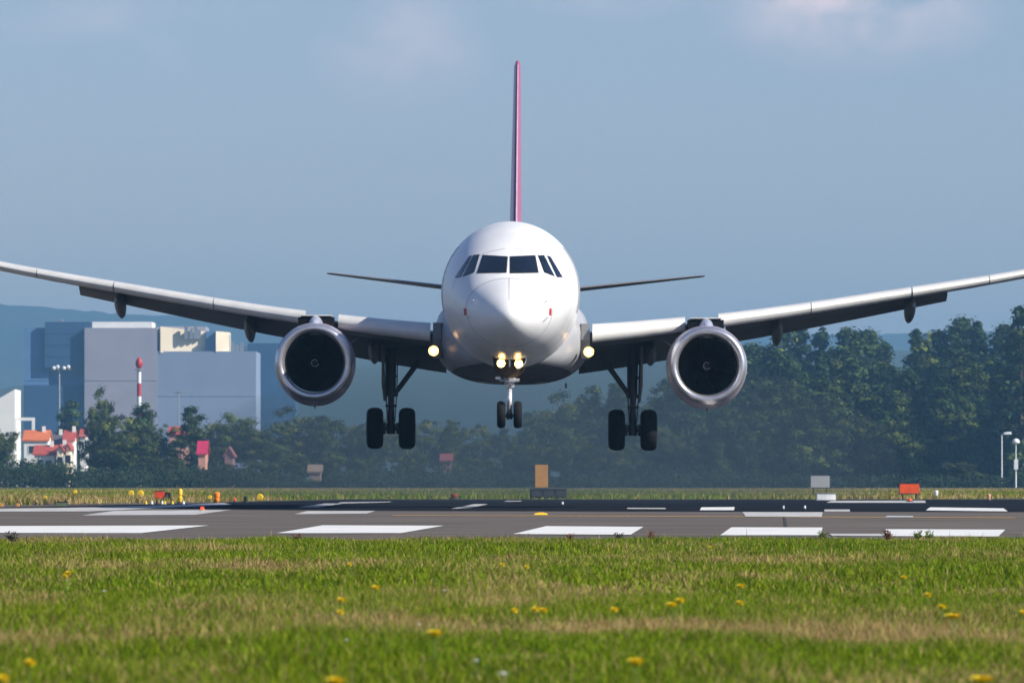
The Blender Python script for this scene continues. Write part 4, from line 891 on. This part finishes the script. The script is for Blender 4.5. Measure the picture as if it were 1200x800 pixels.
# ------------------------------------------------------------------ grass blades, dandelions
M_blade = attr_mat('grass_blade', .7, .35, spec=.05)
def dry_field(x, y):      # 0 green .. 1 straw, patches fixed on the ground
    d = vnoise(x * .55 + 31, y * .16 + 5) * .55 + vnoise(x * 1.7, y * .5 + 70) * .45
    d = np.clip((d - .54) * 3.0, 0, 1)
    def blob(cx, cy, rx, ry): return np.exp(-(((x - cx) / rx) ** 2 + ((y - cy) / ry) ** 2))
    b = 1.2 * blob(.9, 31.5, 1.9, 1.3) + .9 * blob(-.2, 33.2, 1.6, .8) + .9 * blob(1.8, 32, .9, 1.4) + .8 * blob(-2, 30, 1.2, 1.) + .8 * blob(2.5, 60, 1.5, 2.6) + .5 * blob(-1.5, 55, 1.3, 2) + .6 * blob(2.2, 35, .6, 2)
    return np.clip(d * .75 + b * .9, 0, 1)
def blades(name, n, x_of, y0, y1, h, w, seed, label, dens_pow=1.0, clump=True, region=None):
    rs = np.random.RandomState(seed)
    y = y0 + (y1 - y0) * rs.rand(n) ** dens_pow; hwid = x_of(y); x = rs.uniform(-1, 1, n) * hwid
    if region is not None:
        k = region(x, y); x, y = x[k], y[k]; n = len(x)
    z = hgt(x, y); dry = dry_field(x, y) if clump else np.clip((vnoise(x * .05, y * .02) - .35) * 3, .15, .9)
    t = vnoise(x * 1.1 + 3, y * .6 + 8) * .6 + vnoise(x * 3.4, y * 2.) * .4
    hh = h * (.25 + 1.25 * t) * (.55 + .75 * rs.rand(n)) 
    stalk = rs.rand(n) < .008 * (.4 + 2 * dry)
    hh = np.where(stalk, hh * 1.9, hh)
    ww = w * (.6 + .7 * rs.rand(n)); ww = np.where(stalk, ww * .6, ww)
    th = rs.uniform(0, 6.283, n); lean = hh * (.15 + .65 * rs.rand(n)) * np.where(stalk, .4, 1)
    la = rs.uniform(0, 6.283, n)
    dx, dy = np.cos(th) * ww / 2, np.sin(th) * ww / 2; lx, ly = np.cos(la) * lean, np.sin(la) * lean
    p = np.zeros((n, 5, 3), np.float32)
    p[:, 0] = np.stack([x - dx, y - dy, z - .01], 1); p[:, 1] = np.stack([x + dx, y + dy, z - .01], 1)
    p[:, 2] = np.stack([x + dx * .8 + lx * .35, y + dy * .8 + ly * .35, z + hh * .6], 1); p[:, 3] = np.stack([x - dx * .8 + lx * .35, y - dy * .8 + ly * .35, z + hh * .6], 1)
    p[:, 4] = np.stack([x + lx, y + ly, z + hh], 1)
    me = bpy.data.meshes.new(name); me.vertices.add(5 * n); me.vertices.foreach_set('co', p.ravel())
    b = (np.arange(n) * 5)[:, None]; loops = np.concatenate([b + np.array([[0, 1, 2, 3]]), b + np.array([[3, 2, 4]])], 1).ravel()
    me.loops.add(7 * n); me.loops.foreach_set('vertex_index', loops.astype(np.int32))
    me.polygons.add(2 * n); st = np.stack([np.arange(n) * 7, np.arange(n) * 7 + 4], 1).ravel(); me.polygons.foreach_set('loop_start', st.astype(np.int32))
    me.update(calc_edges=True); me.materials.append(M_blade)
    green = np.array([.145, .235, .008]); lime = np.array([.27, .33, .018]); deep = np.array([.05, .10, .005]); straw = np.array([.56, .40, .18]); brown = np.array([.25, .14, .05])
    r1 = rs.rand(n); hue = vnoise(x * .8 + 50, y * .45)
    c = np.where((r1 < .40 + .35 * (hue - .5))[:, None], green, np.where((r1 < .72)[:, None], lime, deep)) * (.5 + 1.0 * rs.rand(n, 1))
    isd = rs.rand(n) < (.05 + .72 * dry); cd = np.where((rs.rand(n) < .7)[:, None], straw, brown) * (.75 + .5 * rs.rand(n, 1))
    c = np.where((isd | stalk)[:, None], cd, c)
    ca = me.color_attributes.new('Col', 'FLOAT_COLOR', 'POINT'); cc = np.ones((n, 5, 4), np.float32); cc[:, :, :3] = c[:, None, :]; ca.data.foreach_set('color', cc.ravel())
    o = bpy.data.objects.new(name, me); C.objects.link(o); tag(o, label, 'grass', kind='stuff'); return o
hx = lambda y: .0785 * y + 1.2
blades('verge_grass', 480000, hx, 19, 44, .066, .0048, 1, 'short green and straw coloured grass filling the foreground', 1.15)
blades('far_verge_grass', 430000, hx, 43.5, NEAR + .6, .075, .0085, 2, 'green grass running up to the near edge of the runway', .9)
def far_region(x, y):
    u = 600 + x / y * FPX; v = HZ + CAM_H * FPX / y
    lim = np.interp(u, [-400, 0, 270, 400, 1100, 1200, 1600], [594.5, 592.6, 587.6, 584.6, 584.8, 583.5, 583])
    return v < lim
blades('airfield_grass', 260000, lambda y: .0785 * y + 8, 195, 640, .19, .032, 3, 'hazy strip of grass beyond the runway at the foot of the trees', .8, False, far_region)

def dandelion():
    e = empty('dandelion', (0, 0, 0), 0, 'x', 'flower', 'yellow dandelions in the foreground grass')
    mb = MB(); rs = random.Random(4)
    for k in range(34):
        a = k * 2.4; r_ = .019 * math.sqrt((k + .5) / 34); w = .0045; z = .010 * (1 - (r_ / .019) ** 2)
        d = Vector((math.cos(a), math.sin(a), 0)); t = Vector((-math.sin(a), math.cos(a), 0)); c = d * r_ * .5
        mb.add([c - t * w * .6 + Vector((0, 0, z)), c + t * w * .6 + Vector((0, 0, z)), d * (r_ + .006) + t * w + Vector((0, 0, z + .006)), d * (r_ + .006) - t * w + Vector((0, 0, z + .010))], [(0, 1, 2, 3)])
    mb.lathe([(.003, -.008), (.012, -.004), (.016, .002), (.010, .008), (.001, .010)], 'z', n=12)
    hd = mb.build('flower_head', mat('petal_yellow', (.95, .70, .01), .6, var=.15), e, loc=(0, 0, .13))
    mb = MB(); mb.tube((0, 0, -.02), (.004, 0, .06), .0022, .002, 6); mb.tube((.004, 0, .06), (0, 0, .125), .002, .0018, 6); mb.build('stem', mat('stem_green', (.12, .2, .04), .6), e)
    return e
fl = [(502, 755, 1.1, 'largest yellow dandelion below the middle of the foreground'), (745, 774, 1.15, 'yellow dandelion low in front of the straw patch'), (1151, 795, 1.4, 'big yellow dandelion at the bottom right corner'),
      (1109, 718, 1.5, 'double yellow dandelion head on tall stalks at the right'), (1104, 710, .9, 'small upper head of the group at the right'), (868, 686, 1.0, 'single yellow dandelion right of the middle, upper one'), (868, 706, .8, 'small yellow dandelion just below the single one right of the middle'),
      (803, 706, 1.0, 'yellow dandelion near the upper edge of the straw patch'), (790, 711, 1.1, 'left neighbour of the dandelion above the straw patch'), (437, 690, .9, 'yellow dandelion in the green grass left of the middle'), (400, 702, .9, 'yellow dandelion left of the middle, lower pair top'), (404, 713, .7, 'small dandelion under the left of middle one'),
      (72, 672, 1.0, 'yellow dandelion pair high in the left grass, left head'), (77, 674, .8, 'yellow dandelion pair high in the left grass, right head'), (395, 795, 1.1, 'yellow dandelion at the very bottom left of the middle'), (45, 772, .8, 'dull yellow dandelion in the lower left grass'), (603, 715, .7, 'small yellow dandelion left of the tight pair in the middle'), (627, 710, .8, 'left head of the tight pair in the middle'), (637, 714, .9, 'right head of the tight pair in the middle'),
      (1090, 698, .8, 'small yellow dandelion on a thin stalk right of the middle'), (1066, 678, .9, 'yellow dandelion high in the right grass'), (718, 711, .8, 'yellow dandelion between the pair and the straw patch'), (410, 661, .7, 'orange dandelion near the runway edge left of the middle'), (589, 660, .7, 'orange dandelion near the runway edge in the middle'), (617, 661, .7, 'orange dandelion near the runway edge right of its fellow'),
      (822, 637, .8, 'dandelion right at the runway edge'), (1198, 717, .8, 'dandelion cut by the right edge of the picture'), (4, 794, .8, 'dandelion in the bottom left corner')]
proto = dandelion()
for i, (px, py, sc, lb) in enumerate(fl):
    o = proto if i == 0 else copy_tree(proto)
    D = CAM_H * FPX / (py + 12 - HZ)
    for _ in range(6):
        x = (px - 600) / FPX * D; zt = float(hgt(x, D)) + .138; D = (CAM_H - zt) * FPX / (py - HZ); D = min(D, NEAR - 1)
    o.location = (x, D, float(hgt(x, D))); o.rotation_euler = (rnd.uniform(.2, .7), rnd.uniform(-.2, .2), rnd.random() * 6); o.scale = (sc * 1.3, sc * 1.3, 1)
    o.rotation_euler = (0, 0, rnd.random() * 6); o['label'] = lb
    for ch in o.children:
        if ch.name.startswith('flower_head'): ch.rotation_euler = (0, 0, 0)
# white daisies
def daisy():
    e = empty('daisy', (0, 0, 0), 0, 'x', 'flower', 'white flower heads in the foreground grass')
    mb = MB()
    for k in range(14):
        a = 6.283 * k / 14; d = Vector((math.cos(a), math.sin(a), .25)); t = Vector((-math.sin(a), math.cos(a), 0))
        mb.add([d * .004 - t * .003, d * .004 + t * .003, d * .018 + t * .004, d * .018 - t * .004], [(0, 1, 2, 3)])
    mb.lathe([(.001, .009), (.006, .006), (.007, .0), (.002, -.004)], 'z', n=10)
    mb.build('flower_head', mat('petal_white', (.8, .8, .76), .6), e, loc=(0, 0, .10)); mb = MB(); mb.tube((0, 0, -.02), (0, 0, .098), .002, .0017, 6); mb.build('stem', mat('stem_pale', (.14, .2, .06), .6), e); return e
dp = daisy()
for i, (px, py, sc, lb) in enumerate([(590, 786, 1.2, 'white flower head at the bottom centre'), (558, 763, .9, 'pale flower head right of the largest dandelion'), (491, 719, .8, 'small white flower head left of the middle'), (406, 744, .7, 'white flower head at the left end of the straw patch'), (122, 686, .9, 'white leaf-like flower head in the left grass'), (521, 687, .9, 'pale flower head high in the middle grass'), (1176, 673, .7, 'white flower head high in the right grass')]):
    o = dp if i == 0 else copy_tree(dp); D = (CAM_H - .12) * FPX / (py - HZ); x = (px - 600) / FPX * D
    o.location = (x, D, float(hgt(x, D))); o.scale = (sc,) * 3; o.rotation_euler = (0, 0, rnd.random() * 6); o['label'] = lb
# dark weeds at the runway edge
def weed(px, label, sc=1.0, name='weed', m=None, seed=1, y=NEAR - .6):
    x = (px - 600) / FPX * y; rs = random.Random(seed); mb = MB()
    for k in range(26):
        a = rs.random() * 6.283; l = (.07 + .10 * rs.random()) * sc; lean = .2 + .5 * rs.random(); w = .006
        p = Vector((0, 0, 0)); q = Vector((math.cos(a) * l * lean * .4, math.sin(a) * l * lean * .4, l * .6)); r_ = Vector((math.cos(a) * l * lean, math.sin(a) * l * lean, l)); t = Vector((-math.sin(a), math.cos(a), 0)) * w
        mb.add([p - t, p + t, q + t, q - t], [(0, 1, 2, 3)]); mb.add([q - t, q + t, r_ + t * .4, r_ - t * .4], [(0, 1, 2, 3)])
        for j in range(4):
            c = q + (r_ - q) * (j / 4); u = Vector((rs.uniform(-1, 1), rs.uniform(-1, 1), rs.uniform(-.2, .8))) * .022 * sc; v_ = Vector((rs.uniform(-1, 1), rs.uniform(-1, 1), rs.uniform(-.2, .8))) * .012 * sc
            mb.add([c, c + u + v_, c + u * 1.6, c + u - v_], [(0, 1, 2, 3)])
    o = mb.build(name, m, None, loc=(x, y, float(hgt(x, y)) - .005)); tag(o, label, 'weed'); return o
M_wd = mat('dark_weed', (.05, .045, .03), .9); M_wb = mat('reddish_weed', (.20, .09, .05), .9); M_wg = mat('green_weed', (.13, .20, .02), .8)
weed(14, 'dark dry weed sticking up at the runway edge far left', 1.25, m=M_wd, seed=2, y=77)
weed(764, 'reddish brown weed in front of the middle white bar', 1.0, m=M_wb, seed=3)
weed(725, 'thin dark weed over the right end of the middle white bar', .9, m=M_wd, seed=4)
weed(668, 'brown weed over the left end of the middle white bar', .8, m=M_wb, seed=5)
weed(963, 'green weed tuft at the right end of the fourth white bar', 1.0, m=M_wg, seed=6)
weed(1075, 'green and brown weed tuft in front of the fifth white bar', 1.1, m=M_wg, seed=7)
weed(1090, 'taller green weed tuft right of the brown one by the fifth bar', 1.0, m=M_wg, seed=8)
weed(1040, 'reddish weed tuft at the left end of the fifth white bar', 1.1, m=M_wb, seed=9)
weed(348, 'pale weed at the runway edge below the second white bar', .8, m=M_wb, seed=10)
